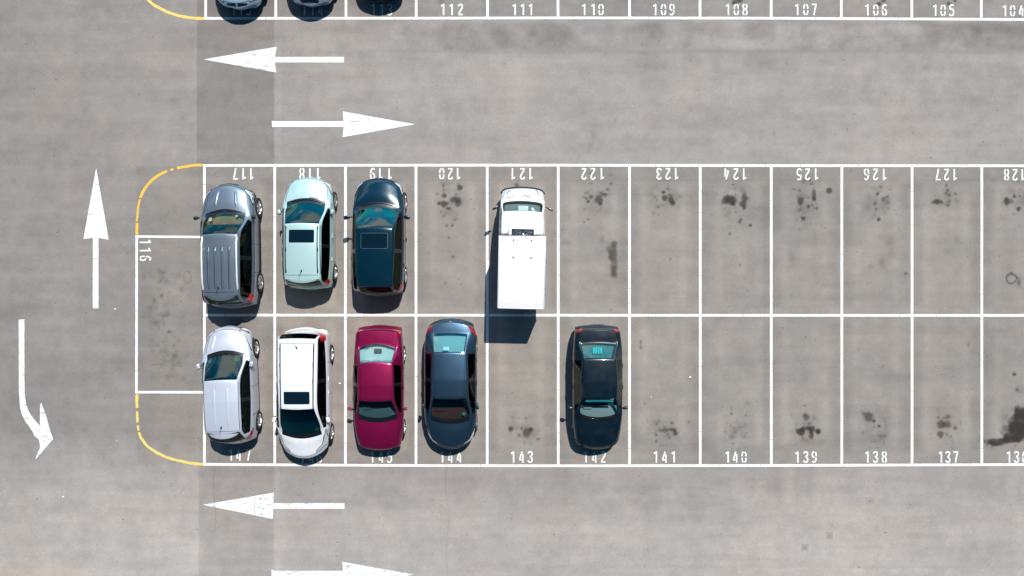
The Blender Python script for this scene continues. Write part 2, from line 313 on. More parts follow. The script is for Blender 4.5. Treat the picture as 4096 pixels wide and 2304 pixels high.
    bl(2048, 1728, [(1640, 8, 24, .58), (1450, 30, 10), (1450, 95, 8), (1560, 20, 45, .25), (1490, 140, 18, .2), (2320, 30, 30, .3), (2215, 40, 25, .3)])
    bl(1900, 1400, [(412, 920, 25), (540, 910, 15), (600, 965, 55, 58, .55), (650, 920, 24, .6), (665, 960, 42, .35), (740, 940, 22, .25), (505, 985, 15, .45), (640, 1085, 22, .3), (560, 950, 150, 90, .16), (470, 940, 30, -.06), (595, 790, 8, .4), (533, 365, 6, .4)], k=.345)
    for k in range(60):
        yq = 1080 + rng.random() * 440; bl(0, 0, [(665 + rng.normal(0, 42), yq, 2 + rng.random() * 9, 2 + rng.random() * 8, .16 + .24 * rng.random())], k=1)
    for k in range(26): bl(0, 0, [(660 + rng.normal(0, 60), 1060 + rng.random() * 420, 6 + rng.random() * 14, 10 + rng.random() * 30, -.02 - .07 * rng.random())], k=1)
    T116 = rect(556, 960, 620, 1560, 14); col *= (1 - .05 * T116)[..., None]
    bl(0, 576, [(1610, 1280, 24, .3), (1635, 1350, 22, .3), (1600, 1240, 10, 40, .15)])
    bl(0, 1152, [(1628, 77, 11), (1698, 440, 10), (1752, 578, 8), (1645, 540, 16, .22), (1800, 530, 16, .22), (1772, 645, 18, .25), (1655, 650, 50, 60, .2), (1685, 680, 11, .35), (1645, 695, 11, .35), (1725, 740, 34, .15), (1280, -350, 5)])
    bl(2048, 0, [(2235, 30, 19), (2285, 8, 26, 20), (2290, 75, 12), (1420, 655, 80, 24, .16), (820, 1360, 24, 60, .2), (1300, 590, 60, .12), (1035, 1210, 7, 14, .4)])
    bl(3072, 0, [(1115, 40, 25, 20), (1160, 10, 20, 12), (1820, 38, 18), (1885, 8, 14), (2100, 1255, 30, 8, .25), (1180, 937, 10, .3), (560, 620, 60, 12, .14), (1575, 680, 14, .25), (798, 1298, 6, .5), (60, 1345, 9, 16, .35)])
    bl(1024, 0, [(1865, 15, 22, .4), (1170, 240, 60, .1)])
    # grain and specks
    col *= (1 + .13 * fine + .0)[..., None]
    for k in range(750):
        ix = rng.integers(W); iy = rng.integers(Hh); q = rng.random()
        col[iy, ix] *= (.45 + .3 * rng.random()) if q < .6 else 1.0 + .5 * rng.random()
        if q < .12: col[iy, min(ix + 1, W - 1)] *= .55
    far = [-600, -150, -60, -30, -21]; fx = far + list(xs) + [-v for v in far[::-1]]; far2 = [-600, -150, -50, -20, -12.5]; fy = far2 + list(ys) + [-v for v in far2[::-1]]
    full = np.ones((len(fy), len(fx), 4), dtype=np.float32); full[5:5 + Hh, 5:5 + W, :3] = col
    nx, ny = len(fx), len(fy)
    gxv, gyv = np.meshgrid(fx, fy); co = np.zeros((ny * nx, 3), np.float32); co[:, 0] = gxv.ravel(); co[:, 1] = gyv.ravel()
    idx = np.arange(ny * nx).reshape(ny, nx); q = np.stack([idx[:-1, :-1], idx[:-1, 1:], idx[1:, 1:], idx[1:, :-1]], -1).reshape(-1, 4)
    me = bpy.data.meshes.new('asphalt'); me.vertices.add(ny * nx); me.vertices.foreach_set('co', co.ravel())
    me.loops.add(q.size); me.loops.foreach_set('vertex_index', q.ravel().astype(np.int32)); me.polygons.add(len(q))
    me.polygons.foreach_set('loop_start', np.arange(0, q.size, 4, dtype=np.int32)); me.update(calc_edges=True)
    a = me.color_attributes.new('wear', 'FLOAT_COLOR', 'POINT'); a.data.foreach_set('color', full.reshape(-1))
    o = bpy.data.objects.new('asphalt', me); C.objects.link(o); tag(o, kind='structure')
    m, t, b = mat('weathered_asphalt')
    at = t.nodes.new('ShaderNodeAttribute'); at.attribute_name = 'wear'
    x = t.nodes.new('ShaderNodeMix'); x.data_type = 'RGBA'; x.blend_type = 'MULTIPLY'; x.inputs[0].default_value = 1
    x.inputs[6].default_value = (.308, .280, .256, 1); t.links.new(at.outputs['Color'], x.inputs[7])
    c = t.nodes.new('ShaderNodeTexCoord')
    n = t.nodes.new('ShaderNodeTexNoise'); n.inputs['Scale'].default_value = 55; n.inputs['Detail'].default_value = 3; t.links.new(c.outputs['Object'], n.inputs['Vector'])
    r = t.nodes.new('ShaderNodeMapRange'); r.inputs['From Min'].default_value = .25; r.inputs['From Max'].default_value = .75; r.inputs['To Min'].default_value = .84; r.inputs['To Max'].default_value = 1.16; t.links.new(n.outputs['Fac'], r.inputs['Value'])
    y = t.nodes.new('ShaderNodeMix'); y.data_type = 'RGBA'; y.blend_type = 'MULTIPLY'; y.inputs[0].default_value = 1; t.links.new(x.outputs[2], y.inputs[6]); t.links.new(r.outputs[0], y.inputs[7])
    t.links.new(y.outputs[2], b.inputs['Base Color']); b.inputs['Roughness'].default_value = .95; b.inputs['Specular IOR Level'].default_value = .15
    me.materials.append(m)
build_ground()

# ------------------------------------------------------------------ painted markings
def road_paint(name, col, worn, wear):
    m, t, b = mat(name); c = t.nodes.new('ShaderNodeTexCoord')
    n = t.nodes.new('ShaderNodeTexNoise'); n.inputs['Scale'].default_value = 6; n.inputs['Detail'].default_value = 9; n.inputs['Roughness'].default_value = .72
    mp = t.nodes.new('ShaderNodeMapping'); mp.inputs['Scale'].default_value = (.5, 1.6, 1); t.links.new(c.outputs['Object'], mp.inputs[0]); t.links.new(mp.outputs[0], n.inputs['Vector'])
    r = t.nodes.new('ShaderNodeMapRange'); r.inputs['From Min'].default_value = wear; r.inputs['From Max'].default_value = wear + .09; t.links.new(n.outputs['Fac'], r.inputs['Value'])
    x = t.nodes.new('ShaderNodeMix'); x.data_type = 'RGBA'; x.inputs[6].default_value = (*col, 1); x.inputs[7].default_value = (*worn, 1)
    t.links.new(r.outputs[0], x.inputs[0]); t.links.new(x.outputs[2], b.inputs['Base Color']); b.inputs['Roughness'].default_value = .7
    return m
PW = road_paint('white_road_paint', (.80, .795, .77), (.55, .54, .52), .62)
PA = road_paint('white_arrow_paint', (.81, .81, .80), (.46, .45, .44), .60)
PWORN = road_paint('worn_white_paint', (.78, .78, .77), (.40, .39, .38), .53)
PN = road_paint('white_number_paint', (.78, .775, .755), (.5, .49, .47), .60)
PY_ = road_paint('yellow_road_paint', (.80, .47, .06), (.42, .36, .24), .60)
PYp = road_paint('pale_yellow_road_paint', (.80, .58, .14), (.45, .42, .33), .60)
Z1 = .004
def interp(pts, x):
    for (a, b) in zip(pts[:-1], pts[1:]):
        if x <= b[0]: return a[1] + (b[1] - a[1]) * (x - a[0]) / (b[0] - a[0])
    return pts[-1][1]
def line_piece(mb, p, q, wd, z=Z1, gap=True, jit=.0035):
    p = Vector(p); q = Vector(q); L = (q - p).length; d = (q - p) / L; n = Vector((-d.y, d.x)); s = 0.
    while s < L - 1e-4:
        e = min(L, s + (random.uniform(.5, 2.4) if gap else L)); k = max(1, int((e - s) / .09))
        if L - e < .15: e = L
        vs_ = []
        for i in range(k + 1):
            c = p + d * (s + (e - s - (.013 if e < L else 0)) * i / k)
            for sg in (-1, 1): vs_.append((*(c + n * sg * (wd / 2 + random.uniform(-jit, jit))), z))
        mb.add(vs_, [(2 * i, 2 * i + 2, 2 * i + 3, 2 * i + 1) for i in range(k)]); s = e
VX = [818, 1099, 1382, 1664, 1949, 2233, 2518, 2801, 3085, 3367, 3648, 3927, 4210, 4493]
yt_ = [(500, 662), (818, 662), (2048, 660.5), (3072, 662.5), (4500, 663.5)]; yc_ = [(500, 1260), (2048, 1261), (4500, 1262)]
yb_ = [(500, 1857), (818, 1857), (1500, 1861.5), (2233, 1863), (3072, 1862), (4096, 1858), (4500, 1856)]; y0_ = [(500, 74), (1665, 73), (2300, 71.5), (3072, 73), (4096, 78), (4500, 80)]
LW = .093
mb = MB()
for i in range(13):
    a, b = VX[i], VX[i + 1]; h = LW / 2 * PPM
    for yy in (yt_, yb_):
        e0 = a - h if i == 0 else a + h * .0; line_piece(mb, G(a - (h if i == 0 else 0), interp(yy, a)), G(b - .8, interp(yy, b)), LW)
    line_piece(mb, G(a + h + .4, interp(yc_, a)), G(b - h - .4, interp(yc_, b)), LW)
for x in VX: line_piece(mb, G(x, interp(yt_, x) + h + .5), G(x + (1 if x > 2500 else -1) * 0, interp(yb_, x) - h - .5), LW)
line_piece(mb, G(547, 940), G(546, 1574), LW * .95); line_piece(mb, G(547 + h + .5, 946), G(818 - h - .5, 948), LW * .9, gap=False); line_piece(mb, G(546 + h + .5, 1568.5), G(818 - h - .5, 1569), LW * .95, gap=False)
tag(mb.build('bay_lines', PW, smooth=False), 'white painted grid of bay lines numbered 116 to 147 in the middle of the lot', 'road marking')
mb = MB()
VT = [823, 1103, 1384, 1665, 1950, 2232, 2518, 2800, 3084.5, 3365, 3647, 3925, 4208]
for i in range(12):
    line_piece(mb, G(VT[i] - (h if i == 0 else 0), interp(y0_, VT[i])), G(VT[i + 1] - .8, interp(y0_, VT[i + 1])), LW)
for x in VT: line_piece(mb, G(x, interp(y0_, x) - h - .5), G(x, -560), LW)
tag(mb.build('bay_lines', PW, smooth=False), 'white painted bay lines of the row cut off by the top edge of the photo', 'road marking')

def strip_mesh(mb, pts, wd, z, jit=.0, sub=True):
    pts = [Vector(p) for p in pts]
    if sub:                                             # Catmull-Rom smoothing
        q = []
        for i in range(len(pts) - 1):
            p0, p1, p2, p3 = pts[max(i - 1, 0)], pts[i], pts[i + 1], pts[min(i + 2, len(pts) - 1)]; k = max(2, int((p2 - p1).length / .06)); k = min(k, 14)
            for j in range(k):
                t = j / k; q.append(.5 * ((2 * p1) + (-p0 + p2) * t + (2 * p0 - 5 * p1 + 4 * p2 - p3) * t * t + (-p0 + 3 * p1 - 3 * p2 + p3) * t ** 3))
        pts = q + [pts[-1]]
    vs_ = []
    for i, p in enumerate(pts):
        t = (pts[min(i + 1, len(pts) - 1)] - pts[max(i - 1, 0)]).normalized(); n = Vector((-t.y, t.x))
        for sg in (-1, 1): vs_.append((*(p + n * sg * (wd / 2 + random.uniform(-jit, jit))), z))
    mb.add(vs_, [(2 * i, 2 * i + 2, 2 * i + 3, 2 * i + 1) for i in range(len(pts) - 1)])
def yellow(runs, m, label):
    mb = MB()
    for r_, wd in runs: strip_mesh(mb, [G(*p) for p in r_], wd, Z1, .008)
    tag(mb.build('kerb_line', m, smooth=False), label, 'road marking', 'curved yellow corner lines')
yellow([([(811, 660), (785, 661), (745, 666), (708, 672)], .095), ([(694, 676), (688, 678), (682, 680)], .08), ([(668, 684), (630, 704), (600, 729), (575, 762), (561, 792)], .095), ([(560, 797), (553, 830), (550, 860), (548, 886)], .07), ([(548, 892), (548, 938)], .1)], PY_, 'curved deep yellow line at the upper left corner of the numbered block, broken near its top')
yellow([([(548, 1577), (548, 1600), (548, 1632)], .1), ([(549, 1645), (549, 1662), (550, 1690)], .085), ([(552, 1702), (553, 1722)], .08), ([(556, 1729), (565, 1752), (590, 1784), (625, 1809), (670, 1830), (720, 1844), (775, 1854), (812, 1857)], .09)], PYp, 'curved pale yellow line at the lower left corner of the numbered block')
yellow([([(560, -60), (596, 2), (630, 28), (680, 52), (730, 66), (780, 73), (817, 74)], .1)], PYp, 'curved yellow line at the top edge, left of bay 115')

def poly_mesh(mb, pts, z, jit=.004, step=.09):
    out = []
    for i, p in enumerate(pts):
        a = Vector(p); b = Vector(pts[(i + 1) % len(pts)]); k = max(1, int((b - a).length / step))
        for j in range(k): q = a.lerp(b, j / k); out.append((q.x + random.uniform(-jit, jit), q.y + random.uniform(-jit, jit), z))
    n0 = len(out); r_ = delaunay_2d_cdt([Vector(q[:2]) for q in out], [(i, (i + 1) % n0) for i in range(n0)], [], 1, 1e-5)
    mb.add([(v.x, v.y, z) for v in r_[0]], r_[2])
def arrow(px, m, label, cracks=()):
    mb = MB(); poly_mesh(mb, [G(*p) for p in px], Z1)
    for (a, b) in cracks: strip_mesh(mb, [G(*a), G(*b)], .012, Z1 + .003, .002, sub=False); mb.m[-1] = 1
    tag(mb.build('lane_arrow', [m, M['seam']], smooth=False), label, 'road arrow', 'white arrows painted in the lanes')
arrow([(813, 238), (1107, 187), (1100, 227.5), (1376, 227.5), (1376, 250), (1099, 250), (1106, 290)], PWORN, 'white arrow pointing left just below the top bay row')
arrow([(1088, 483), (1101, 485), (1374, 485), (1372, 446), (1660, 497), (1370, 549), (1375, 507.5), (1101, 507.5), (1088, 509)], PA, 'clean white arrow pointing right above bays 117 to 119', [((1474, 470), (1474, 484)), ((1400, 486), (1436, 486))])
arrow([(385, 672), (435, 959), (394, 951), (394, 1233), (371, 1233), (372, 951), (334, 956)], PA, 'white arrow pointing up in the left lane', [((378, 736), (397, 738)), ((353, 857), (372, 858)), ((372, 1033), (393, 1033))])
arrow([(811, 2019), (1097, 1970), (1093, 2012.5), (1378, 2012.5), (1378, 2035), (1093, 2035), (1092, 2076)], PWORN, 'worn white arrow pointing left below bays 147 and 146', [((857, 2008), (857, 2030)), ((1020, 1984), (1020, 2062))])
arrow([(1086, 2278), (1100, 2283), (1372, 2283), (1369, 2247), (1655, 2298), (1369, 2350), (1372, 2306), (1086, 2306)], PWORN, 'white arrow pointing right, cut off by the bottom edge')
arrow([(75, 1279), (98, 1277), (98, 1500), (98.5, 1545), (99.5, 1572), (101.5, 1596), (106, 1619), (113, 1640), (123, 1658), (134, 1674), (147, 1689), (160, 1703), (160, 1629), (164, 1609), (183, 1657), (199, 1716), (213, 1755), (142, 1839), (150, 1812), (161, 1792), (159, 1775), (155, 1756), (138, 1744), (131, 1728), (119, 1708), (106, 1692), (95, 1673), (87, 1655), (81.5, 1633), (79, 1611), (77.5, 1589), (76.2, 1560), (75.5, 1500)], PWORN, 'white arrow bending to the lower right at the left edge')

D = {'1': [[(.12, 0), (.12, .40)], [(.085, .365), (.035, .315)]],
     '2': [[(.025, .31), (.035, .36), (.09, .385), (.145, .36), (.155, .29), (.125, .22), (.06, .11), (.035, .055)], [(.01, .025), (.175, .025)]],
     '3': [[(.02, .32), (.04, .37), (.09, .385), (.145, .36), (.15, .29), (.12, .235), (.07, .215)], [(.09, .19), (.145, .16), (.16, .10), (.14, .04), (.09, .015), (.04, .035), (.015, .085)]],
     '4': [[(.10, .39), (.06, .26), (.02, .13)], [(0, .10), (.09, .10)], [(.13, 0), (.13, .30)]],
     '5': [[(.165, .38), (.05, .38), (.035, .30), (.03, .235)], [(.045, .225), (.10, .25), (.15, .21), (.16, .12), (.14, .04), (.09, .015), (.04, .03), (.015, .075)]],
     '6': [[(.155, .34), (.13, .38), (.08, .38), (.04, .32), (.025, .22)], [(.025, .18), (.03, .07), (.06, .015)], [(.10, .012), (.15, .05), (.16, .13), (.135, .20), (.08, .22)]],
     '7': [[(.0, .38), (.175, .38)], [(.15, .34), (.11, .2), (.08, .0)]],
     '8': [[(.07, .385), (.03, .35), (.03, .27), (.06, .215), (.025, .14), (.03, .05), (.07, .012)], [(.11, .385), (.15, .35), (.15, .27), (.12, .215), (.155, .14), (.15, .05), (.11, .012)]],
     '0': [[(.07, .385), (.03, .33), (.02, .225)], [(.11, .385), (.15, .33), (.16, .225)], [(.02, .175), (.03, .07), (.07, .012)], [(.16, .175), (.15, .07), (.11, .012)]]}
D['9'] = [[(.18 - x, .40 - y) for x, y in s_] for s_ in D['6']]
def number(txt, xs_, y, rot, label, vertical=False):
    cxm, cym = (gx(xs_[1]), gy(y)) if not vertical else (gx(y), gy(xs_[1]))
    root = empty('bay_number', (cxm, cym, 0))
    for ch, x in zip(txt, xs_):
        mb = MB()
        cx_, cy_ = (gx(x), gy(y)) if not vertical else (gx(y), gy(x))
        for k, s_ in enumerate(D[ch]):
            pts = [Vector((a - .09, b - .20)) for a, b in s_]; ca, sa = math.cos(rot), math.sin(rot)
            pts = [(cx_ + p.x * ca - p.y * sa, cy_ + p.x * sa + p.y * ca) for p in pts]
            strip_mesh(mb, [(a - cxm, b - cym) for a, b in pts], .053, Z1 + .0006 * k, .003)
        mb.build('digit', PN, root, smooth=False)
    tag(root, label, 'bay number', 'white stencilled bay numbers')
for t_, xs_ in (('115', (933, 962, 994)), ('114', (1215, 1248, 1282)), ('113', (1492, 1526, 1559)), ('112', (1771, 1805, 1842)), ('111', (2057, 2090, 2122)), ('110', (2335, 2372, 2404)), ('109', (2619, 2654, 2688)), ('108', (2910, 2945, 2980)), ('107', (3187, 3223, 3257)), ('106', (3468, 3503, 3537)), ('105', (3739, 3772, 3806)), ('104', (4018, 4050, 4085))):
    number(t_, xs_, 38.5 + max(0, (xs_[0] - 3200) / 900 * 5), 0, 'white stencilled number %s painted in the top row of bays' % t_)
for t_, xs_ in (('117', (1007, 976, 942)), ('118', (1275, 1243, 1208)), ('119', (1560, 1523, 1490)), ('120', (1834, 1802, 1767)), ('121', (2124, 2090, 2053)), ('122', (2409, 2372, 2336)), ('123', (2706, 2672, 2636)), ('124', (2978, 2944, 2905)), ('125', (3266, 3230, 3197)), ('126', (3538, 3502, 3466)), ('127', (3820, 3786, 3752)), ('128', (4092, 4060, 4026))):
    number(t_, xs_, 695 + max(0, (xs_[0] - 2700) / 1400 * 4), math.pi, 'white stencilled number %s, upside down at the upper end of its bay' % t_)
for t_, xs_ in (('147', (922, 955, 993)), ('146', (1208, 1246, 1277)), ('145', (1487, 1525, 1558)), ('144', (1767, 1802, 1837)), ('143', (2051, 2087, 2121)), ('142', (2341, 2378, 2413)), ('141', (2622, 2659, 2693)), ('140', (2909, 2942, 2976)), ('139', (3188, 3223, 3257)), ('138', (3468, 3502, 3537)), ('137', (3762, 3791, 3823)), ('136', (4034, 4066, 4098))):
    number(t_, xs_, 1820 if t_ == '147' else 1828, 0, 'white stencilled number %s at the lower end of its bay' % t_)
number('116', (966, 999, 1033), 581.5, -math.pi / 2, 'white stencilled number 116 turned sideways beside the left bay line', True)

def scrap(px, py, sz, label):
    mb = MB(); n = 7; pts = []
    for k in range(n): a = 2 * math.pi * k / n; r = sz * random.uniform(.6, 1.1); pts.append((r * math.cos(a), r * .7 * math.sin(a)))
    top = [(x, y, .012 + random.uniform(0, .02)) for x, y in pts]; bot = [(x, y, .002) for x, y in pts]
    mb.add(top + bot, [tuple(range(n)), tuple(range(n, 2 * n))[::-1]] + [(k, (k + 1) % n, n + (k + 1) % n, n + k) for k in range(n)])
    o = mb.build('paper_scrap', PW, smooth=False); o.location = (gx(px), gy(py), 0); tag(o, label, 'litter', 'scraps of litter on the asphalt')
scrap(2760, 1508, .045, 'white paper scrap lying in empty bay 141'); scrap(461, 1236, .04, 'white paper scrap right of the tail of the up arrow')
scrap(253, 1987, .04, 'pale scrap on the lane below the bending arrow'); scrap(1360, 1533, .045, 'white paper scrap beside the white people carrier in bay 146')
scrap(2604, 1588, .025, 'tiny white scrap in the middle of bay 141'); scrap(1661, 1228, .03, 'tiny white scrap behind the dark teal SUV'); scrap(468, 1764, .025, 'tiny white scrap left of the lower yellow curve')

# ------------------------------------------------------------------ cars
def station(y, bow, zt, x2, z2, x3, z3, x4, z4, w_, z5, z6=.5, z7=.24, zb=.19, tuck=.05):
    z5 = min(z5, z4 - .03); z6 = min(z6, z5 - .06); z7 = min(z7, z6 - .06); zb = min(zb, z7 - .03)
    L = [(0, zt), (x2 * .55, zt - (zt - z2) * .22), (x2, z2), (x3, z3), (x4, z4), (w_, z5), (w_ - .012, z6), (w_ - tuck, z7), (w_ - tuck - .10, zb), (0, zb)]
    return [(x, y - bow * (x / .9) ** 2, z) for x, z in L]
def shell(p):
    """control cage of a car body: stations along y, ten feature lines across"""
    wm, yf, yt = p['w'], p['yf'], p['yt']; nb, tb = p.get('nb', .28), -p.get('tb', .16)
    def W(y): return wm * interp([(yt, p.get('wt_', .84)), (yt + .25, .93), (yt + .75, .985), (-.3, 1.), (yf - 1.1, .995), (yf - .55, .965), (yf - .18, .90), (yf, p.get('wn', .80))], y)
    zh, zc, zr, zg = p['zh'], p['zc'], p['zr'], p['zg']; bf, br = p['bf'], p['br']
    yc, yw, yr, yg = p['yc'], p['yw'], p['yr'], p['yg']; cb = p.get('cb', .16); S = []; names = []
    def add(n, *a, **k): S.append(station(*a, **k)); names.append(n)
    def hood(n, y, z, bow, drop=.05, xs_=.80):
        w_ = W(y); x2 = w_ * xs_; add(n, y, bow, z, x2, z - drop, x2 + (w_ - x2) * .35, z - drop - .02, x2 + (w_ - x2) * .8, z - drop - .07, w_, z - drop - .17)
    hood('n0', yf, .50, nb, .02, .7); S[-1] = [(x * .93, y, max(z, .30) if z > .25 else .29) for x, y, z in S[-1]]
    hood('n1', yf - .045, zh - .13, nb, .03, .72); hood('n2', yf - .15, zh - .02, nb, .05, .74)
    hood('n3', yf - .42, zh + (zc - zh) * .30, nb * .8 + cb * .2, .055, .78)
    yh = yc + .14; hood('n4', (yh + yf - .42) / 2, zh + (zc - zh) * .68, (nb + cb) / 2, .05, .79)
    w_ = W(yc); x2 = p['wc']
    add('h', yh, cb, zc - .035, x2 + .02, zc - .075, x2 + .06, zc - .085, w_ - .055, bf - .02, w_, bf - .14)
    add('c', yc, cb, zc, x2, zc - .03, x2 + .045, zc - .035, w_ - .05, bf, w_, bf - .13)
    ym = (yc + yw) / 2; xf = p['wf']; zm = zc + (zr - .05 - zc) * .56; bm = bf + (br - bf) * .3
    add('wm', ym, (cb + .07) / 2, zm, (x2 + xf) / 2 + .01, zm - .04, (x2 + xf) / 2 + .06, zm - .055, W(ym) - .05, bf + .005, W(ym), bf - .12)
    add('wt', yw, .07, zr - .035, xf, zr - .085, xf + .05, zr - .11, W(yw) - .05, bm, W(yw), bm - .12)
    xr = p['wr']; y1 = yw - .36 * (yw - yr) - .04
    for n, y, f in (('r1', y1, .36), ('r2', y1 - .07, .40), ('r3', yr + (yw - yr) * .28, .72)):
        xe = xf + (xr - xf) * f + .012; zt = zr - (0 if f < .5 else p.get('rdrop', .012)); add(n, y, 0.0, zt, xe, zt - .05, xe + .055, zt - .09, W(y) - .05, bf + (br - bf) * f, W(y), bf + (br - bf) * f - .12)
    zre = p.get('zre', zr - .05); gb_ = -p.get('gbow', .10)
    add('rt', yr, gb_ * .6, zre, xr, zre - .045, xr + .05, zre - .085, W(yr) - .05, br, W(yr), br - .12)
    ygm = (yr + yg) / 2; zgm = zg + (zre - zg) * .55; xg = p['wg']
    add('gm', ygm, gb_ * .8, zgm, (xr + xg) / 2, zgm - .03, (xr + xg) / 2 + .06, zgm - .05, W(ygm) - .05, br + .0, W(ygm), br - .12)
    if p['kind'] == 'sedan':
        zt_ = p['zt']; add('gb', yg, gb_, zg, xg, zg - .02, xg + .06, zg - .025, W(yg) - .06, br - .005, W(yg), br - .14)
        ye = yt + p.get('deck', .16); y = (yg + ye) / 2
        add('t1', y, (gb_ + tb) / 2, (zg + zt_) / 2 + .01, W(y) * .76, (zg + zt_) / 2 - .02, W(y) * .85, (zg + zt_) / 2 - .035, W(y) * .95, (zg + zt_) / 2 - .08, W(y), zt_ - .2)
        for n, y, z, xs_ in (('t2', ye, zt_, .76), ('t3', ye - .04, zt_ - .13, .76), ('t4', yt + .09, .64, .78), ('t5', yt + .01, .58, .76)):
            w_ = W(y); add(n, y, tb, z, w_ * xs_, z - .02, w_ * (xs_ + .08), z - .035, w_ * .95, z - .07, w_, z - .16)
    elif p['kind'] == 'hatch':
        add('gb', yg, gb_, zg, xg, zg - .02, xg + .06, zg - .035, W(yg) - .06, min(br, zg) - .05, W(yg), min(br, zg) - .17)
        for n, y, z, xs_ in (('t1', yt + .085, .88, .74), ('t3', yt + .06, .70, .75), ('t4', yt + .045, .64, .76), ('t5', yt, .58, .76)):
            w_ = W(y); add(n, y, tb, z, w_ * xs_, z - .02, w_ * (xs_ + .1), z - .035, w_ * .96, z - .07, w_, z - .16)
    S.append([(x * .92, y + .004, max(z - .12, .3)) if z > .25 else (x * .9, y + .02, .28) for x, y, z in S[-1]]); names.append('t6')
    S[-1] = [(x, yt + .005 - tb * (x / .9) ** 2, z) for x, y, z in S[-1]]
    return S, names
SLOT = dict(paint=0, trim=1, arch=2, windshield=3, rear_window=4, side_window=5, seam=6, dull=7)
def make_body(p, root, pm, gl):
    S, names = shell(p); bm = bmesh.new(); ring = []
    for st in S:
        r_ = [bm.verts.new(v) for v in st] + [bm.verts.new((-v[0], v[1], v[2])) for v in st[8:0:-1]]
        ring.append(r_)
    n = 18; NI = {a: i for i, a in enumerate(names)}
    def fmat(i, k):
        a = names[i]; kk = k if k < 9 else 17 - k
        if a in ('c', 'wm') and kk in (0, 1): return SLOT['windshield']
        if a in ('rt', 'gm') and kk in (0, 1) and not p.get('noback'): return SLOT['rear_window']
        if a == 'h' and kk in (0, 1) and not p.get('pale_cowl'): return SLOT['trim']
        if kk == 3 and a in (('c', 'wm', 'wt') + (('r2', 'r3') if not p.get('noback') else ('r2',)) + (('rt',) if p.get('quarter') else ())): return SLOT['side_window']
        if kk == 3 and a == 'r1': return SLOT['trim']
        if kk in (6, 7) and p.get('clad_shade'): return SLOT['dull']  # sill cladding, carried up the doors to paint their dark shade
        if kk == 8: return SLOT['arch']
        return 0
    cl = bm.edges.layers.float.new('crease_edge')
    for i in range(len(S) - 1):
        for k in range(n):
            f = bm.faces.new((ring[i][k], ring[i][(k + 1) % n], ring[i + 1][(k + 1) % n], ring[i + 1][k])); f.material_index = fmat(i, k)
    for r_ in (ring[0], ring[-1]):
        q = [r_[0]] + [(r_[k], r_[n - k]) for k in range(1, 9)] + [r_[9]]
        bm.faces.new((q[0], q[1][0], q[1][1]))
        for k in range(1, 8): bm.faces.new((q[k][0], q[k + 1][0], q[k + 1][1], q[k][1]))
        bm.faces.new((q[8][0], q[9], q[8][1]))
    def cr(a, b, v):
        e = bm.edges.get((a, b))
        if e: e[cl] = max(e[cl], v)
    sid = lambda k: (k, (n - k) % n)
    for i in range(len(S) - 1):
        a = names[i]
        for k, v, lo, hi in ((2, .55, 'c', 'gm'), (3, .35, 'c', 'gm'), (4, .65, 'h', 'gm'), (5, .25, 'n3', 'gb'), (2, p.get('hcrease', .35), 'n1', 'n4'), (7, .5, 'n1', 'gb'), (2, .4, 'gb', 't2' if p['kind'] == 'sedan' else 't1')):
            if NI[lo] <= i <= NI[hi]:
                for s_ in sid(k): cr(ring[i][s_], ring[i + 1][s_], v)
    for a, v, ks in (('c', .8, range(-2, 2)), ('h', .6, range(-2, 2)), ('wt', .45, range(-2, 2)), ('rt', p.get('rtc', .55), range(-3, 3)), ('gb', .6, range(-2, 2)), ('n2', .3, range(-3, 3)), ('n1', .45, range(-4, 4)), ('r1', .8, (3, -4)), ('r2', .8, (3, -4)), ('t3', .4, range(-5, 5)), ('t4', .6, range(-5, 5))) + ((('t2', .6, range(-5, 5)),) if p['kind'] == 'sedan' else ()):
        i = NI[a]
        for k in ks: cr(ring[i][k % n], ring[i][(k + 1) % n], v)
    bmesh.ops.recalc_face_normals(bm, faces=bm.faces)
    me = bpy.data.meshes.new('body'); bm.to_mesh(me); bm.free()
    mats = [pm, M['trim'], M['arch'], gl['windshield'], gl['rear_window'], gl['side_window'], M['seam'], M['dull']]
    for m_ in mats: me.materials.append(m_)
    ob = bpy.data.objects.new('body', me); C.objects.link(ob)
    sm = ob.modifiers.new('s', 'SUBSURF'); sm.levels = sm.render_levels = 3
    # wheel arches
    cb = MB(); wr = p['r'] + .055
    for wy in p['wheels']:
        for sx in (-1, 1): 
            x0 = sx * (p['w'] - .24); x1 = sx * (p['w'] + .3); nn = 32; vs_ = []
            for x in (x0, x1): vs_ += [(x, wy + wr * math.cos(2 * math.pi * k / nn), p['r'] + wr * math.sin(2 * math.pi * k / nn)) for k in range(nn)]
            cb.add(vs_, [(k, (k + 1) % nn, nn + (k + 1) % nn, nn + k) for k in range(nn)] + [tuple(range(nn))[::-1], tuple(range(nn, 2 * nn))], 2)
    co = cb.build('cut', mats, smooth=False)
    bo = ob.modifiers.new('b', 'BOOLEAN'); bo.operation = 'DIFFERENCE'; bo.solver = 'EXACT'; bo.object = co
    dg = bpy.context.evaluated_depsgraph_get(); ev = ob.evaluated_get(dg); full = bpy.data.meshes.new_from_object(ev)
    bo.show_viewport = False; bo.show_render = False
    bpy.data.objects.remove(co); bpy.data.objects.remove(ob)
    bm = bmesh.new(); bm.from_mesh(full); tree = BVHTree.FromBMesh(bm)
    # glass set back behind a black seal
    for key in ('windshield', 'rear_window', 'side_window'):
        fs = [f for f in bm.faces if f.material_index == SLOT[key]]
        if fs:
            r_ = bmesh.ops.inset_region(bm, faces=fs, thickness=.02 if key != 'side_window' else .014, depth=-.006, use_even_offset=True, use_boundary=True)
            for f in r_['faces']: f.material_index = SLOT['trim']
    parts = {}
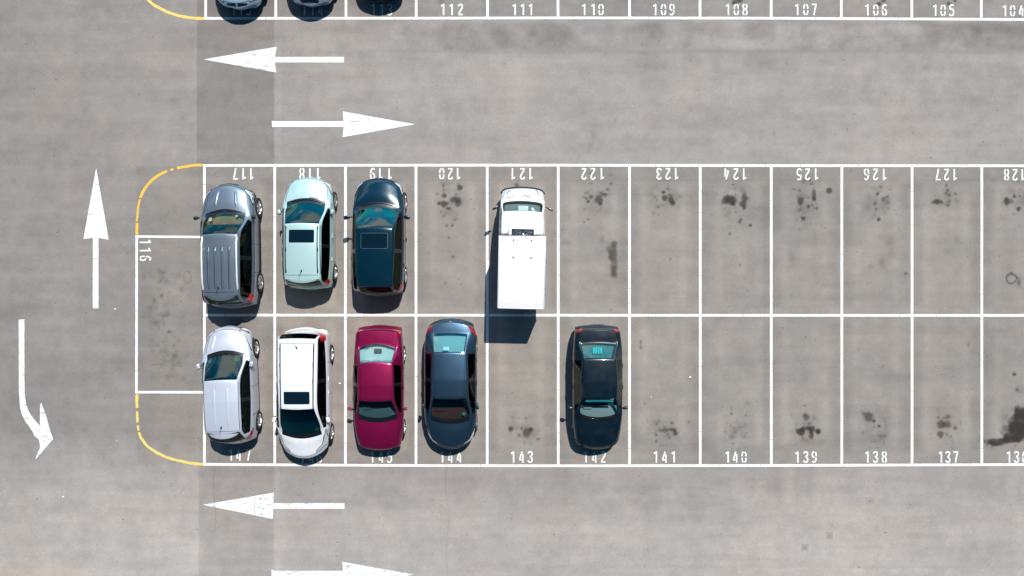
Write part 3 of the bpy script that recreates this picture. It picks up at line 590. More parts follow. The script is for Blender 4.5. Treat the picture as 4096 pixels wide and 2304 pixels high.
    for key in ('windshield', 'rear_window', 'side_window'):
        b2 = bm.copy(); bmesh.ops.delete(b2, geom=[f for f in b2.faces if f.material_index != SLOT[key]], context='FACES')
        if not b2.faces: b2.free(); continue
        groups = []
        if key == 'side_window':                        # every loose pane is its own part
            todo = set(b2.faces)
            while todo:
                st = [todo.pop()]; g = [st[0]]
                while st:
                    f = st.pop()
                    for e in f.edges:
                        for h_ in e.link_faces:
                            if h_ in todo: todo.discard(h_); st.append(h_); g.append(h_)
                groups.append([f.index for f in g])
            b2.faces.index_update()
        b2.faces.index_update(); b2.faces.ensure_lookup_table()
        if key == 'side_window':
            todo = set(b2.faces); groups = []
            while todo:
                f0 = todo.pop(); st = [f0]; g = [f0]
                while st:
                    f = st.pop()
                    for e in f.edges:
                        for h_ in e.link_faces:
                            if h_ in todo: todo.discard(h_); st.append(h_); g.append(h_)
                groups.append({f.index for f in g})
        else: groups = [{f.index for f in b2.faces}]
        for g in groups:
            if len(g) < 6: continue
            b3 = b2.copy(); b3.faces.ensure_lookup_table(); bmesh.ops.delete(b3, geom=[f for f in b3.faces if f.index not in g], context='FACES')
            m3 = bpy.data.meshes.new(key); b3.to_mesh(m3); b3.free()
            for m_ in mats: m3.materials.append(m_)
            m3.polygons.foreach_set('use_smooth', [True] * len(m3.polygons)); o3 = bpy.data.objects.new(key, m3); C.objects.link(o3); o3.parent = root; parts[key] = o3
        b2.free()
    bmesh.ops.delete(bm, geom=[f for f in bm.faces if f.material_index in (3, 4, 5)], context='FACES')
    me = bpy.data.meshes.new('body'); bm.to_mesh(me); bm.free()
    for m_ in mats: me.materials.append(m_)
    return me, tree, mats, parts

class Car:
    def __init__(s, p, name, label, cat, loc, rz, pm, gl, group='vehicles parked in the numbered bays'):
        s.p = p; s.root = tag(empty(name, (loc[0], loc[1], 0), rz), label, cat, group)
        s.me, s.tree, s.mats, s.parts = make_body(p, s.root, pm, gl); s.pm = pm; s.ex = MB()
    def top(s, x, y, off=.003):
        h_ = s.tree.ray_cast(Vector((x, y, 4)), Vector((0, 0, -1)))
        if h_[0] is None: return None
        return h_[0] + h_[1] * (off if h_[1].z > 0 else -off)
    def cast(s, o, d, off=.003):
        h_ = s.tree.ray_cast(Vector(o), Vector(d).normalized())
        if h_[0] is None: return None
        n = h_[1] if h_[1].dot(Vector(d)) < 0 else -h_[1]
        return h_[0] + n * off
    def _pt(s, mode, a, b, off):
        if mode == 'top': return s.top(a, b, off)
        if mode == 'rear': return s.cast((a, s.p['yt'] - 2, b), (0, 1, 0), off)
        if mode == 'front': return s.cast((a, s.p['yf'] + 2, b), (0, -1, 0), off)
        if mode == 'R': return s.cast((3, a, b), (-1, 0, 0), off)
        if mode == 'L': return s.cast((-3, a, b), (1, 0, 0), off)
    def patch(s, mode, poly, off=.006, res=.035):
        out = []
        for i, p in enumerate(poly):
            a = Vector(p); b = Vector(poly[(i + 1) % len(poly)]); k = max(1, int((b - a).length / res))
            out += [a.lerp(b, j / k) for j in range(k)]
        n0 = len(out); xs_ = [q.x for q in out]; ys_ = [q.y for q in out]
        def inside(x, y):
            c = False; j = n0 - 1
            for i in range(n0):
                if (out[i].y > y) != (out[j].y > y) and x < (out[j].x - out[i].x) * (y - out[i].y) / (out[j].y - out[i].y) + out[i].x: c = not c
                j = i
            return c
        pts = list(out); x = min(xs_) + res / 2
        while x < max(xs_):
            y = min(ys_) + res / 2
            while y < max(ys_):
                if inside(x, y): pts.append(Vector((x, y)))
                y += res
            x += res
        r_ = delaunay_2d_cdt(pts, [(i, (i + 1) % n0) for i in range(n0)], [], 1, 1e-5)
        P = [s._pt(mode, v.x, v.y, off) for v in r_[0]]
        ok = []
        for f in r_[2]:
            if any(P[i] is None for i in f): continue
            q = [P[i] for i in f]
            if max((q[i] - q[(i + 1) % len(q)]).length for i in range(len(q))) > .2: continue
            ok.append(f)
        # keep the one largest connected piece
        par = list(range(len(P)))
        def fd(i):
            while par[i] != i: par[i] = par[par[i]]; i = par[i]
            return i
        for f in ok:
            for i in f[1:]: par[fd(i)] = fd(f[0])
        cnt = {}
        for f in ok: cnt[fd(f[0])] = cnt.get(fd(f[0]), 0) + 1
        if cnt:
            best = max(cnt, key=cnt.get); ok = [f for f in ok if fd(f[0]) == best]
        used = sorted({i for f in ok for i in f}); mp_ = {i: k for k, i in enumerate(used)}
        return [P[i] for i in used], [tuple(mp_[i] for i in f) for f in ok]
    def patch_obj(s, name, mode, poly, m, off=.006, label=None, both=False, parent=None, res=.035):
        for sg in ((1, -1) if both else (1,)):
            pl = [(x * sg, y) for x, y in poly] if mode != 'R' else poly
            V, F = s.patch(mode if not (mode == 'R' and sg < 0) else 'L', pl, off, res)
            mb = MB(); mb.add(V, F)
            if F:
                o = mb.build(name, m, parent or s.root, angle=60)
                if label: o['label'] = label
    def rib(s, mode, pts, wd=.012, mi=SLOT['seam'], off=.0025, mb=None, both=False, step=.04):
        mb = mb if mb is not None else s.ex
        for sg in ((1, -1) if both else (1,)):
            q = []
            for i in range(len(pts) - 1):
                a = Vector(pts[i]); b = Vector(pts[i + 1]); k = max(1, int((b - a).length / step)); q += [a.lerp(b, j / k) for j in range(k)]
            q.append(Vector(pts[-1])); vs_ = []
            md = mode
            if sg < 0 and mode == 'top' or sg < 0 and mode in ('rear', 'front'): q = [Vector((-v.x, v.y)) for v in q]
            if sg < 0 and mode == 'R': md = 'L'
            for i, c in enumerate(q):
                t = (q[min(i + 1, len(q) - 1)] - q[max(i - 1, 0)]).normalized(); n = Vector((-t.y, t.x)) * wd / 2
                vs_ += [s._pt(md, c.x - n.x, c.y - n.y, off), s._pt(md, c.x + n.x, c.y + n.y, off)]
            for i in range(len(q) - 1):
                qd = [vs_[2 * i], vs_[2 * i + 2], vs_[2 * i + 3], vs_[2 * i + 1]]
                if any(v is None for v in qd): continue
                if (qd[0] - qd[1]).length > .2 or (qd[0] - qd[3]).length > .12: continue
                mb.add(qd, [(0, 1, 2, 3)], mi)
    def finish(s):
        me = s.me; bm = bmesh.new(); bm.from_mesh(me)
        vs_ = [bm.verts.new(v) for v in s.ex.v]
        for f, mi in zip(s.ex.f, s.ex.m):
            try: q = bm.faces.new([vs_[i] for i in f]); q.material_index = mi
            except ValueError: pass
        bm.to_mesh(me); bm.free()
        me.polygons.foreach_set('use_smooth', [True] * len(me.polygons)); me.set_sharp_from_angle(angle=R(38))
        o = bpy.data.objects.new('body', me); C.objects.link(o); o.parent = s.root; return o
    # ---- common fittings
    def wheels(s, spokes=5, rimc='rim'):
        p = s.p; r = p['r']
        for wy in p['wheels']:
            for sx in (-1, 1):
                xo = sx * (p['w'] - .028); e = bpy.data.objects.new('wheel', None); C.objects.link(e); e.parent = s.root; e.location = (xo, wy, r)
                t = MB(); prof = [(-.20, r * .66), (-.20, r * .93), (-.175, r), (-.035, r), (-.008, r * .95), (0, r * .86), (-.004, r * .74), (-.02, r * .69), (-.06, r * .67), (-.2, r * .66)]
                t.lathe_x([(a * sx, b) for a, b in prof], (0, 0, 0), 0, 40)
                t.build('tyre', M['tyre'], e)
                m_ = MB(); m_.lathe_x([(a * sx, b * r) for a, b in ((-.012, .70), (-.014, .655), (-.05, .62), (-.055, .3))], (0, 0, 0), 0, 40)
                m_.lathe_x([(-.07 * sx, .65 * r), (-.07 * sx, .001)], (0, 0, 0), 1, 24)
                m_.lathe_x([(-.03 * sx, .17 * r), (-.018 * sx, .13 * r), (-.016 * sx, .001)], (0, 0, 0), 0, 20)
                a0 = random.uniform(0, 6)
                for k in range(spokes):
                    a = a0 + 2 * math.pi * k / spokes; w0, w1 = (.10, .075) if spokes <= 6 else (.055, .05); d = (math.cos(a), math.sin(a)); n_ = (-d[1], d[0])
                    q = [(-.022 * sx, (d[0] * .12 + n_[0] * sg * w0) * r, (d[1] * .12 + n_[1] * sg * w0) * r) for sg in (-1, 1)] + [(-.016 * sx, (d[0] * .66 + n_[0] * sg * w1) * r, (d[1] * .66 + n_[1] * sg * w1) * r) for sg in (1, -1)]
                    q2 = [(x - .03 * sx, y, z) for x, y, z in q]; m_.add(q + q2, [(0, 1, 2, 3), (0, 4, 5, 1), (1, 5, 6, 2), (2, 6, 7, 3), (3, 7, 4, 0)], 0)
                m_.build('rim', [M[rimc], M['arch']], e)
    def mirrors(s, y, z, m, out=.13, size=(.13, .09, .13), shape=0):
        w_ = s.p['w'] - .05
        for sx in (-1, 1):
            b = MB(); b.box((sx * (w_ + out), y, z), size, 0, .045, Matrix.Rotation(-sx * .25, 4, 'Z'), 3); b.box((sx * (w_ + out), y - size[1] * .52, z), (size[0] * .8, .012, size[2] * .7), 1, .004, Matrix.Rotation(-sx * .25, 4, 'Z'))
            b.box((sx * (w_ + out * .28), y + .015, z - .045), (out * .75, .05, .035), 1, .012)
            o = b.build('wing_mirror', [m, M['trim']], s.root)
    def handles(s, ys_, z, m):
        for sx in ('R', 'L'):
            for y in ys_:
                q = s._pt(sx, y, z, .004)
                if q is None: continue
                b = MB(); b.box(q, (.022, .15, .026), 0, .01); b.build('door_handle', m, s.root)
    def interior(s, m, dash=None, rows=(0.05, -.78), headr=True, shelf=None):
        p = s.p; wi = min(p['w'] - .12, p['wc'] + .03); b = MB(); y0, y1 = p['yc'] + .05, p['yg'] + (.0 if p['kind'] == 'sedan' else .12)
        # tub
        b.add([(-wi, y0, .35), (wi, y0, .35), (wi, y1, .35), (-wi, y1, .35), (-wi, y0, .80), (wi, y0, .80), (wi, y1, .80), (-wi, y1, .80)], [(0, 1, 2, 3), (0, 1, 5, 4), (1, 2, 6, 5), (2, 3, 7, 6), (3, 0, 4, 7)], 0)
        b.build('cabin_floor', M['seat_dark'], s.root)
        b = MB(); zb = p['zc'] - .12; b.box((0, p['yc'] - .18, zb - .09), (wi * 1.85, .46, .20), 0, .06); b.box((.36, p['yc'] - .36, zb + .02), (.3, .12, .1), 0, .04)
        b.build('dashboard', dash or M['seat_dark'], s.root)
        st = MB(); a = 2 * math.pi / 20; cy = p['yc'] - .5
        pts = [(.36 + .17 * math.cos(k * a), cy - .03 * math.sin(k * a) - 0.02, zb + .0 + .16 * math.sin(k * a)) for k in range(21)]; st.tube(pts, .014, 0, 6); st.build('steering_wheel', M['trim'], s.root)
        for ry in rows:
            zs = .58
            for sx in ((-.36, .36) if ry > -.3 or len(rows) > 2 else (-.38, 0, .38)):
                b = MB(); wd = .48 if abs(sx) == .36 else .40
                b.box((sx, ry + .1, zs - .08), (wd, .5, .18), 0, .06, None, 3); b.box((sx, ry - .20, zs + .22), (wd, .13, .56), 0, .055, Matrix.Rotation(.22, 4, 'X'), 3)
                if headr: b.box((sx, ry - .29, zs + .56), (.25, .10, .16), 0, .045, Matrix.Rotation(.2, 4, 'X'), 3)
                b.build('seat', m, s.root)
        if p['kind'] == 'sedan':
            b = MB(); yy0 = p['yr'] - .03; yy1 = p['yg'] - .02; b.box((0, (yy0 + yy1) / 2, p['zg'] - .17), (wi * 1.8, yy0 - yy1 + .1, .05), 0, .015)
            b.build('parcel_shelf', shelf or m, s.root)
    def wipers(s, pts_list):
        for pts in pts_list:
            b = MB(); q = []
            for i in range(len(pts) - 1):
                for j in range(5): q.append(Vector(pts[i]).lerp(Vector(pts[i + 1]), j / 5))
            q.append(Vector(pts[-1])); P = [s.top(v.x, v.y, .014) for v in q]; P = [v for v in P if v]
            if len(P) > 2: b.tube(P, .011, 0, 6); b.build('wiper', M['trim'], s.root)
    def antenna(s, x, y, tip, m='trim', r=.025):
        q = s.top(x, y, .01); b = MB(); b.box(q, (.05, .07, .03), 0, .012); b.tube([q, (tip[0], tip[1], q.z + .18)], [.008, .004], 0, 6); b.build('roof_antenna', M[m], s.root)
    def rails(s, x0, x1, y0, y1, m, r=.018, lift=.035):
        for sg in (-1, 1):
            b = MB(); P = []; 
            for i in range(11):
                t = i / 10; q = s.top(sg * (x0 + (x1 - x0) * t), y0 + (y1 - y0) * t, 0); q.z += lift * (1 if 0 < i < 10 else .2); P.append(q)
            b.tube(P, r, 0, 8)
            for i in (0, 5, 10): q = s.top(sg * (x0 + (x1 - x0) * i / 10), y0 + (y1 - y0) * i / 10, 0); b.box(q + Vector((0, 0, .012)), (.045, .13, .03), 0, .012)
            b.build('roof_rail', m, s.root)
    def doors(s, ys_, both=True):
        p = s.p
        for y in ys_: s.rib('R', [(y, p['bf'] - .01), (y + .015, .62), (y + .03, .28)], .011, both=True)
        s.rib('R', [(ys_[0], .275), (ys_[-1] , .275)], .011, both=True)
    def hoodgap(s, xf, xr, yfront, bow=.28, wd=.011):
        p = s.p; yh = p['yc'] + .10; pts = [(xr, yh - .1)]; k = 6
        for i in range(k + 1):
            t = i / k; pts.append((xr + (xf - xr) * t ** 1.5, yh - .1 + (yfront - yh - bow * (xf / .9) ** 2 + .1) * t))
        s.rib('top', pts, wd, both=True); a = [(xf * (1 - i / 8 * 1.0), yfront - bow * (xf * (1 - i / 8) / .9) ** 2) for i in range(9)]; s.rib('top', a, wd, both=True)
    def bead(s, pts, wd, hgt, mb=None):
        q = []
        for i in range(len(pts) - 1):
            a = Vector(pts[i]); b = Vector(pts[i + 1]); k = max(1, int((b - a).length / .05)); q += [a.lerp(b, j / k) for j in range(k)]
        q.append(Vector(pts[-1])); vs_ = []; n_ = len(q)
        for i, c in enumerate(q):
            t = (q[min(i + 1, n_ - 1)] - q[max(i - 1, 0)]).normalized(); n = Vector((-t.y, t.x)); e = min(1, i / 2, (n_ - 1 - i) / 2)
            for u, hh in ((-.5, -.003), (-.25, .8), (0, 1), (.25, .8), (.5, -.003)):
                p_ = s.top(c.x + n.x * u * wd, c.y + n.y * u * wd, .001)
                vs_.append(p_ + Vector((0, 0, hgt * hh * e if hh > 0 else hh)))
        s.ex.add(vs_, [(5 * i + j, 5 * i + 5 + j, 5 * i + 6 + j, 5 * i + 1 + j) for i in range(n_ - 1) for j in range(4)], 0)
    def spoiler(s, X, y0, depth, m):
        vs_ = []; n_ = 17
        for i in range(n_):
            x = -X + 2 * X * i / (n_ - 1); u = (x / X) ** 2; a = s.top(x, y0, .004); yo = y0 - .02 - depth * (1 - u) ** .7
            vs_ += [(x, y0, a.z + .002), (x, (y0 + yo) / 2, a.z - .006), (x, yo, a.z - .03), (x, yo + .01, a.z - .055), (x, y0, a.z - .045)]
        fs = [(5 * i + j, 5 * i + 5 + j, 5 * i + 5 + (j + 1) % 5, 5 * i + (j + 1) % 5) for i in range(n_ - 1) for j in range(5)] + [tuple(range(5)), tuple(range(5 * n_ - 5, 5 * n_))[::-1]]
        b = MB(); b.add(vs_, fs); b.build('spoiler', m, s.root, angle=50)
    def plate(s, front=True, z=.42):
        md = 'front' if front else 'rear'; s.patch_obj('number_plate', md, [(-.25, z - .055), (.25, z - .055), (.25, z + .055), (-.25, z + .055)], M['plate'], .02, res=.06)
    def headlights(s, poly, m='lamp'):
        s.patch_obj('headlight', 'top', poly, M[m], .006, both=True)
        for sg in (1, -1): s.rib('top', [(x * sg, y) for x, y in poly + poly[:1]], .014, off=.008)
    def taillights(s, poly, mode='rear', m='red', off=.008): s.patch_obj('tail_light', mode, poly, M[m], off, both=True)

def F(p, x, d=0.): return p['yf'] - p.get('nb', .28) * (x / .9) ** 2 - d
def B(p, x, d=0.): return p['yt'] + p.get('tb', .16) * (x / .9) ** 2 + d
def lamp_poly(p, a=.42, b=.93, lo=.09, ln=.42, th=.16):
    w_ = p['w']; xa, xb = a * w_, b * w_; xm = (xa + xb) / 2
    return [(xa, F(p, xa, lo + .01)), (xm, F(p, xm, lo)), (xb * .95, F(p, xb * .95, lo + .03)), (xb, F(p, xb, lo + .16)), (xb * .985, F(p, xb, ln)), (xb * .90, F(p, xb * .9, ln * .75)), (xm, F(p, xm, lo + th)), (xa, F(p, xa, lo + th * .45))]

def dups(base, **k): q = dict(base); q.update(k); return q
gl_dark = dict(windshield=G_dark, rear_window=G_dark, side_window=G_black)

# 1. grey-blue suv, bay 117
P1 = dict(kind='hatch', w=.93, yf=2.18, yt=-2.18, nb=.42, tb=.2, zh=.93, zc=1.12, zr=1.68, zg=1.12, bf=1.03, br=1.10, yc=1.10, yw=.36, yr=-1.74, yg=-2.04, wc=.72, wf=.575, wr=.55, wg=.60, r=.35, wheels=(1.33, -1.27), cb=.32, quarter=True, clad_shade=True, zre=1.63)
pm = paint('steel_blue_paint', (.16, .20, .24), .5, .38, .04)
c = Car(P1, 'suv', 'steel blue grey estate-style SUV with ribbed roof and silver roof rails in bay 117', 'SUV', (-9.69, 1.46), R(1.0), pm, dict(windshield=G_warm, rear_window=glass('smoked_teal_glass', (.10, .22, .25), 1.5, .2), side_window=G_black))
c.interior(M['seat_brown'], M['seat_brown'], (.08, -.7)); c.wheels(5); c.mirrors(.92, 1.12, M['trim'], .10, (.13, .11, .17)); c.handles((-.05, -.98), .93, M['chrome'])
c.doors((1.0, .02, -.95)); c.hoodgap(.60, .74, 2.04, .42)
for x in (-.35, -.12, .11, .34): c.bead([(x, -.12), (x, -1.50)], .05, .034); c.rib('top', [(x - .04, -.12), (x - .04, -1.50)], .016, off=.004)  # dark line left of each rib paints its shaded side
for sg in (-1, 1): c.bead([(sg * .30, 1.85), (sg * .36, 1.30)], .10, .022)
for sg in (-1, 1): c.bead([(sg * .52, -.10), (sg * .515, -1.5)], .05, .012)
c.rib('top', [(-.53, -1.60), (.53, -1.60)], .012)
c.spoiler(.50, -1.70, .17, pm); c.rails(.575, .575, .20, -1.45, M['rail'], .03, .045); c.headlights(lamp_poly(P1, .62, .97, .07, .50, .16)); c.taillights([(.60, .88), (.905, .80), (.93, 1.0), (.90, 1.18), (.70, 1.02)]); c.plate(True); c.plate(False)
c.patch_obj('tail_light', 'R', [(-1.93, .86), (-1.72, .98), (-1.66, 1.14), (-1.8, 1.22), (-1.95, 1.05)], M['red'], .008); c.patch_obj('tail_light', 'L', [(-1.93, .86), (-1.72, .98), (-1.66, 1.14), (-1.8, 1.22), (-1.95, 1.05)], M['red'], .008)
c.wipers([[(-.55, 1.08), (-.05, 1.15)], [(.05, 1.15), (.55, 1.1)]]); c.antenna(-.05, -1.45, (-.1, -1.68)); c.patch_obj('grille', 'front', [(-.35, .62), (.35, .62), (.33, .82), (-.33, .82)], M['trim'], .006)
c.patch_obj('permit', 'top', [(-.52, .80), (-.40, .80), (-.41, .93), (-.53, .93)], M['white'], -.012); c.patch_obj('permit', 'top', [(.36, .95), (.44, .95), (.46, 1.08), (.39, 1.08)], M['white'], -.012)
c.finish()

# 2. mint mpv, bay 118
P2 = dict(kind='hatch', w=.87, yf=1.96, yt=-1.96, nb=.34, tb=.14, zh=.84, zc=1.02, zr=1.56, zg=1.03, bf=.96, br=1.03, yc=1.04, yw=.28, yr=-1.64, yg=-1.86, wc=.70, wf=.565, wr=.56, wg=.60, r=.305, wheels=(1.16, -1.36), cb=.28, quarter=True, zre=1.50)
pm = paint('mint_paint', (.46, .66, .63), .25, .42, .02)
c = Car(P2, 'people_carrier', 'pale mint green compact people carrier with sunroof and dark roof rails in bay 118', 'car', (-7.0, 1.90), 0.0, pm, dict(windshield=G_dark, rear_window=G_mid, side_window=G_black))
c.interior(M['seat_dark'], None, (.05, -.72)); c.wheels(5); c.mirrors(.68, 1.03, pm, .08, (.11, .16, .13)); c.handles((-.12, -.92), .88, pm); c.doors((.95, -.08, -1.0)); c.hoodgap(.62, .72, 1.87, .34)
c.patch_obj('sunroof', 'top', [(-.40, .04), (-.42, .0), (-.42, -.35), (-.40, -.39), (.40, -.39), (.42, -.35), (.42, .0), (.40, .04)], M['sunroof'], .006)
c.spoiler(.50, -1.60, .11, pm); c.rails(.53, .53, .10, -1.33, M['trim'], .018, .05); c.rib('top', [(-.53, -1.47), (.53, -1.47)], .013); c.rib('top', [(-.62, -1.46), (-.60, -.4), (-.6, .2)], .018, both=True)
c.headlights(lamp_poly(P2, .60, .95, .06, .40, .12)); c.taillights([(.68, .90), (.86, .90), (.86, 1.18), (.70, 1.12)])
for sd in ('R', 'L'): c.patch_obj('tail_light', sd, [(-1.78, .92), (-1.60, .98), (-1.62, 1.14), (-1.76, 1.18)], M['red'], .008)
c.wipers([[(-.50, 1.03), (.02, 1.12)], [(.0, 1.12), (.50, 1.0)]]); c.antenna(.0, -1.33, (-.05, -1.53)); c.plate(True); c.plate(False)
for y in (1.145, 1.17, 1.195): c.rib('top', [(.10, y - .012), (.40, y - .03)], .012, mi=SLOT['seam'], off=.004)
c.patch_obj('permit', 'top', [(-.50, .84), (-.36, .85), (-.36, .97), (-.50, .96)], M['green_card'], -.012); c.patch_obj('permit', 'top', [(-.62, .80), (-.53, .81), (-.52, .93), (-.61, .92)], M['white'], -.012)
c.finish()

# 3. dark teal suv, bay 119
P3 = dict(kind='hatch', w=.90, yf=2.07, yt=-2.07, nb=.36, tb=.2, zh=.88, zc=1.07, zr=1.62, zg=1.10, bf=1.0, br=1.08, yc=1.02, yw=.27, yr=-1.74, yg=-1.96, wc=.71, wf=.60, wr=.53, wg=.58, r=.34, wheels=(1.23, -1.34), cb=.29, quarter=True, clad_shade=True, zre=1.56)
pm = paint('deep_teal_paint', (.001, .024, .042), .25, .2, .005, .6)
c = Car(P3, 'suv', 'dark teal blue SUV with closed body-coloured sunroof in bay 119', 'SUV', (-4.57, 1.77), 0.0, pm, dict(windshield=glass('bright_teal_glass', (.30, .80, .85), 2.1), rear_window=G_black, side_window=G_black))
c.interior(M['seat_dark'], None, (.05, -.74)); c.wheels(5); c.mirrors(.62, 1.12, pm, .17, (.20, .12, .14)); c.handles((-.15, -.98), .92, pm); c.doors((.95, -.05, -1.0)); c.hoodgap(.60, .73, 1.97, .36)
c.patch_obj('sunroof', 'top', [(-.40, .03), (-.42, -.01), (-.42, -.40), (-.40, -.44), (.40, -.44), (.42, -.40), (.42, -.01), (.40, .03)], M['sunroof'], .005)
rim_ = [(-.42, .05), (.42, .05), (.44, .03), (.44, -.44), (.42, -.46), (-.42, -.46), (-.44, -.44), (-.44, .03), (-.42, .05)]; fm = MB(); c.rib('top', rim_, .010, 0, .006, fm); fm.build('sunroof_frame', plain('frame_grey', (.07, .10, .12), .5), c.root, smooth=False)
c.rib('R', [(.9, 1.05), (-.6, 1.09), (-1.6, 1.14)], .015, mi=1, both=True); c.headlights(lamp_poly(P3, .60, .97, .06, .46, .12)); c.taillights([(.60, .86), (.87, .86), (.90, 1.10), (.66, 1.06)])
for sd in ('R', 'L'): c.patch_obj('tail_light', sd, [(-1.86, .88), (-1.62, .98), (-1.66, 1.10), (-1.86, 1.12)], M['red'], .008)
c.patch_obj('badge', 'top', [(-.04, 2.0), (.04, 2.0), (0, 1.96)], M['chrome'], .008); c.wipers([[(-.50, 1.03), (.0, 1.12)], [(.05, 1.12), (.52, 1.02)]]); c.plate(True); c.plate(False)
c.rib('top', [(-.50, -1.55), (0, -1.60), (.50, -1.55)], .012); c.finish()

# 4. silver mpv, bay 147
P4 = dict(kind='hatch', w=.865, yf=2.07, yt=-2.07, nb=.42, tb=.26, zh=.86, zc=1.03, zr=1.56, zg=1.06, bf=.97, br=1.06, yc=1.10, yw=.29, yr=-1.54, yg=-1.92, wc=.66, wf=.545, wr=.545, wg=.60, r=.32, wheels=(1.22, -1.31), cb=.32, quarter=True, zre=1.50, gbow=.30)
pm = paint('silver_blue_paint', (.62, .66, .74), .35, .42, .03)
c = Car(P4, 'hatchback', 'silver blue hatchback with dark rear window and red tail lights in bay 147', 'car', (-9.70, -3.34), R(2.4), pm, dict(windshield=G_dark, rear_window=G_black, side_window=G_black))
c.interior(M['seat_dark'], None, (.05, -.74)); c.wheels(7); c.mirrors(.72, 1.05, pm, .085, (.12, .18, .14)); c.handles((-.08, -1.0), .90, M['chrome']); c.doors((.98, -.05, -1.0)); c.hoodgap(.56, .68, 1.93, .42)
c.rib('top', [(.575, .20), (.565, -1.42)], .013, both=True); c.rib('top', [(-.56, -1.44), (.56, -1.44)], .012); c.headlights(lamp_poly(P4, .50, .97, .06, .56, .15)); c.taillights([(.62, .86), (.84, .86), (.85, 1.04), (.66, 1.02)])
for sd in ('R', 'L'): c.patch_obj('tail_light', sd, [(-1.90, .86), (-1.66, .96), (-1.58, 1.02), (-1.70, 1.05), (-1.90, 1.04)], M['red'], .008)
c.wipers([[(-.45, 1.04), (.10, 1.10)], [(.0, 1.13), (.52, 1.05)]]); c.spoiler(.49, -1.53, .15, pm); c.antenna(-.02, -1.30, (-.04, -1.48)); c.plate(True); c.plate(False)
c.patch_obj('permit', 'top', [(.34, .88), (.52, .86), (.53, 1.0), (.35, 1.01)], M['green_card'], -.012); c.patch_obj('permit', 'top', [(-.56, .82), (-.45, .84), (-.46, .95), (-.57, .94)], M['white'], -.012)

for sg in (-1, 1): c.bead([(sg * .38, 1.75), (sg * .50, 1.22)], .09, .018)
for x in (-.22, .22): c.bead([(x, .0), (x, -1.3)], .10, .010)
c.finish()

# 5. white mpv, bay 146 (nose down)
P5 = dict(kind='hatch', w=.90, yf=2.29, yt=-2.29, nb=.50, tb=.24, zh=.84, zc=1.02, zr=1.60, zg=1.18, bf=.98, br=1.06, yc=1.36, yw=.42, yr=-1.98, yg=-2.12, wc=.71, wf=.57, wr=.615, wg=.64, r=.32, wheels=(1.40, -1.34), cb=.28, quarter=True, zre=1.54)
pm = paint('white_paint', (.80, .81, .82), .0, .3, .02)
c = Car(P5, 'people_carrier', 'long white people carrier with dark sunroof facing down in bay 146', 'car', (-7.15, -3.64), math.pi, pm, dict(windshield=G_dark, rear_window=G_black, side_window=G_black))
c.interior(M['seat_dark'], None, (.15, -.7, -1.35)); c.wheels(5); c.mirrors(.82, 1.03, pm, .06, (.12, .2, .14)); c.handles((-.05, -.55), .90, pm); c.doors((1.2, -.02, -1.1)); c.hoodgap(.60, .72, 2.15, .5)
c.patch_obj('sunroof', 'top', [(-.41, .22), (-.43, .18), (-.43, -.16), (-.41, -.20), (.41, -.20), (.43, -.16), (.43, .18), (.41, .22)], M['sunroof'], .006)
c.rib('top', [(.535, .45), (.54, 0), (.56, -1.78)], .04, mi=1, off=.004, both=True); c.rails(.545, .56, -.55, -1.6, M['trim'], .014, .02)
c.rib('top', [(-.60, -1.80), (.60, -1.80)], .010); c.headlights(lamp_poly(P5, .50, .93, .18, .75, .14)); c.taillights([(.62, .92), (.88, .90), (.90, 1.26), (.68, 1.22)])
for sd in ('R', 'L'): c.patch_obj('tail_light', sd, [(-2.10, .95), (-1.86, 1.0), (-1.84, 1.30), (-1.98, 1.34), (-2.12, 1.2)], M['red'], .008)
c.wipers([[(-.55, 1.30), (.0, 1.42)], [(.0, 1.42), (.5, 1.36)]]); c.antenna(.0, -1.65, (.04, -1.85)); c.plate(True); c.plate(False)
c.patch_obj('badge', 'top', [(-.10, 2.235), (.10, 2.235), (.08, 2.20), (-.08, 2.20)], M['trim'], .006); c.patch_obj('permit', 'top', [(-.62, 1.10), (-.47, 1.12), (-.48, 1.22), (-.61, 1.20)], M['green_card'], -.012)
for x in (-.25, .05): c.rib('top', [(x, 1.60), (x + .02, 1.60)], .02)
c.finish()

# 6. maroon sedan, bay 145 (nose down)
P6 = dict(kind='sedan', w=.86, yf=2.18, yt=-2.18, nb=.20, tb=.12, zh=.80, zc=.95, zr=1.40, zg=.98, zt=.96, bf=.91, br=.94, yc=1.00, yw=.35, yr=-.98, yg=-1.58, wc=.70, wf=.55, wr=.53, wg=.63, r=.30, wheels=(1.42, -1.14), cb=.25, deck=.16, wn=.82, wt_=.88, zre=1.35, gbow=.34)
pm = paint('maroon_paint', (.27, .002, .062), .6, .42, .004, .5)
c = Car(P6, 'sedan', 'maroon red sedan facing down in bay 145', 'car', (-4.58, -3.46), math.pi, pm, dict(windshield=glass('smoked_green_glass', (.38, .52, .54), 1.5), rear_window=glass('pale_teal_glass', (.82, 1, 1), 1.7), side_window=G_black))
c.interior(M['seat_grey'], M['seat_grey'], (.1, -.68), shelf=M['pale_cloth']); c.wheels(7); c.mirrors(.66, .97, pm, .12, (.18, .08, .12)); c.handles((-.05, -.75), .80, M['trim']); c.doors((.9, -.02, -.86)); c.hoodgap(.62, .71, 2.06, .2)
c.rib('top', [(.50, .30), (.50, -.90)], .010, both=True); c.rib('top', [(.64, -1.45), (.68, -1.98)], .011, both=True)
c.rib('top', [(x / 10, B(P6, x / 10, .17)) for x in range(-7, 8)], .014); c.headlights(lamp_poly(P6, .50, .95, .02, .16, .05)); c.taillights([(.50, .74), (.80, .74), (.82, .88), (.52, .90)])
c.patch_obj('indicator', 'top', [(.70, B(P6, .7, .12)), (.79, B(P6, .79, .12)), (.78, B(P6, .78, .20)), (.72, B(P6, .72, .2))], M['amber'], .008, both=True)
b = MB(); b.box((0, -1.86, .93), (.46, .22, .05), 0, .02)
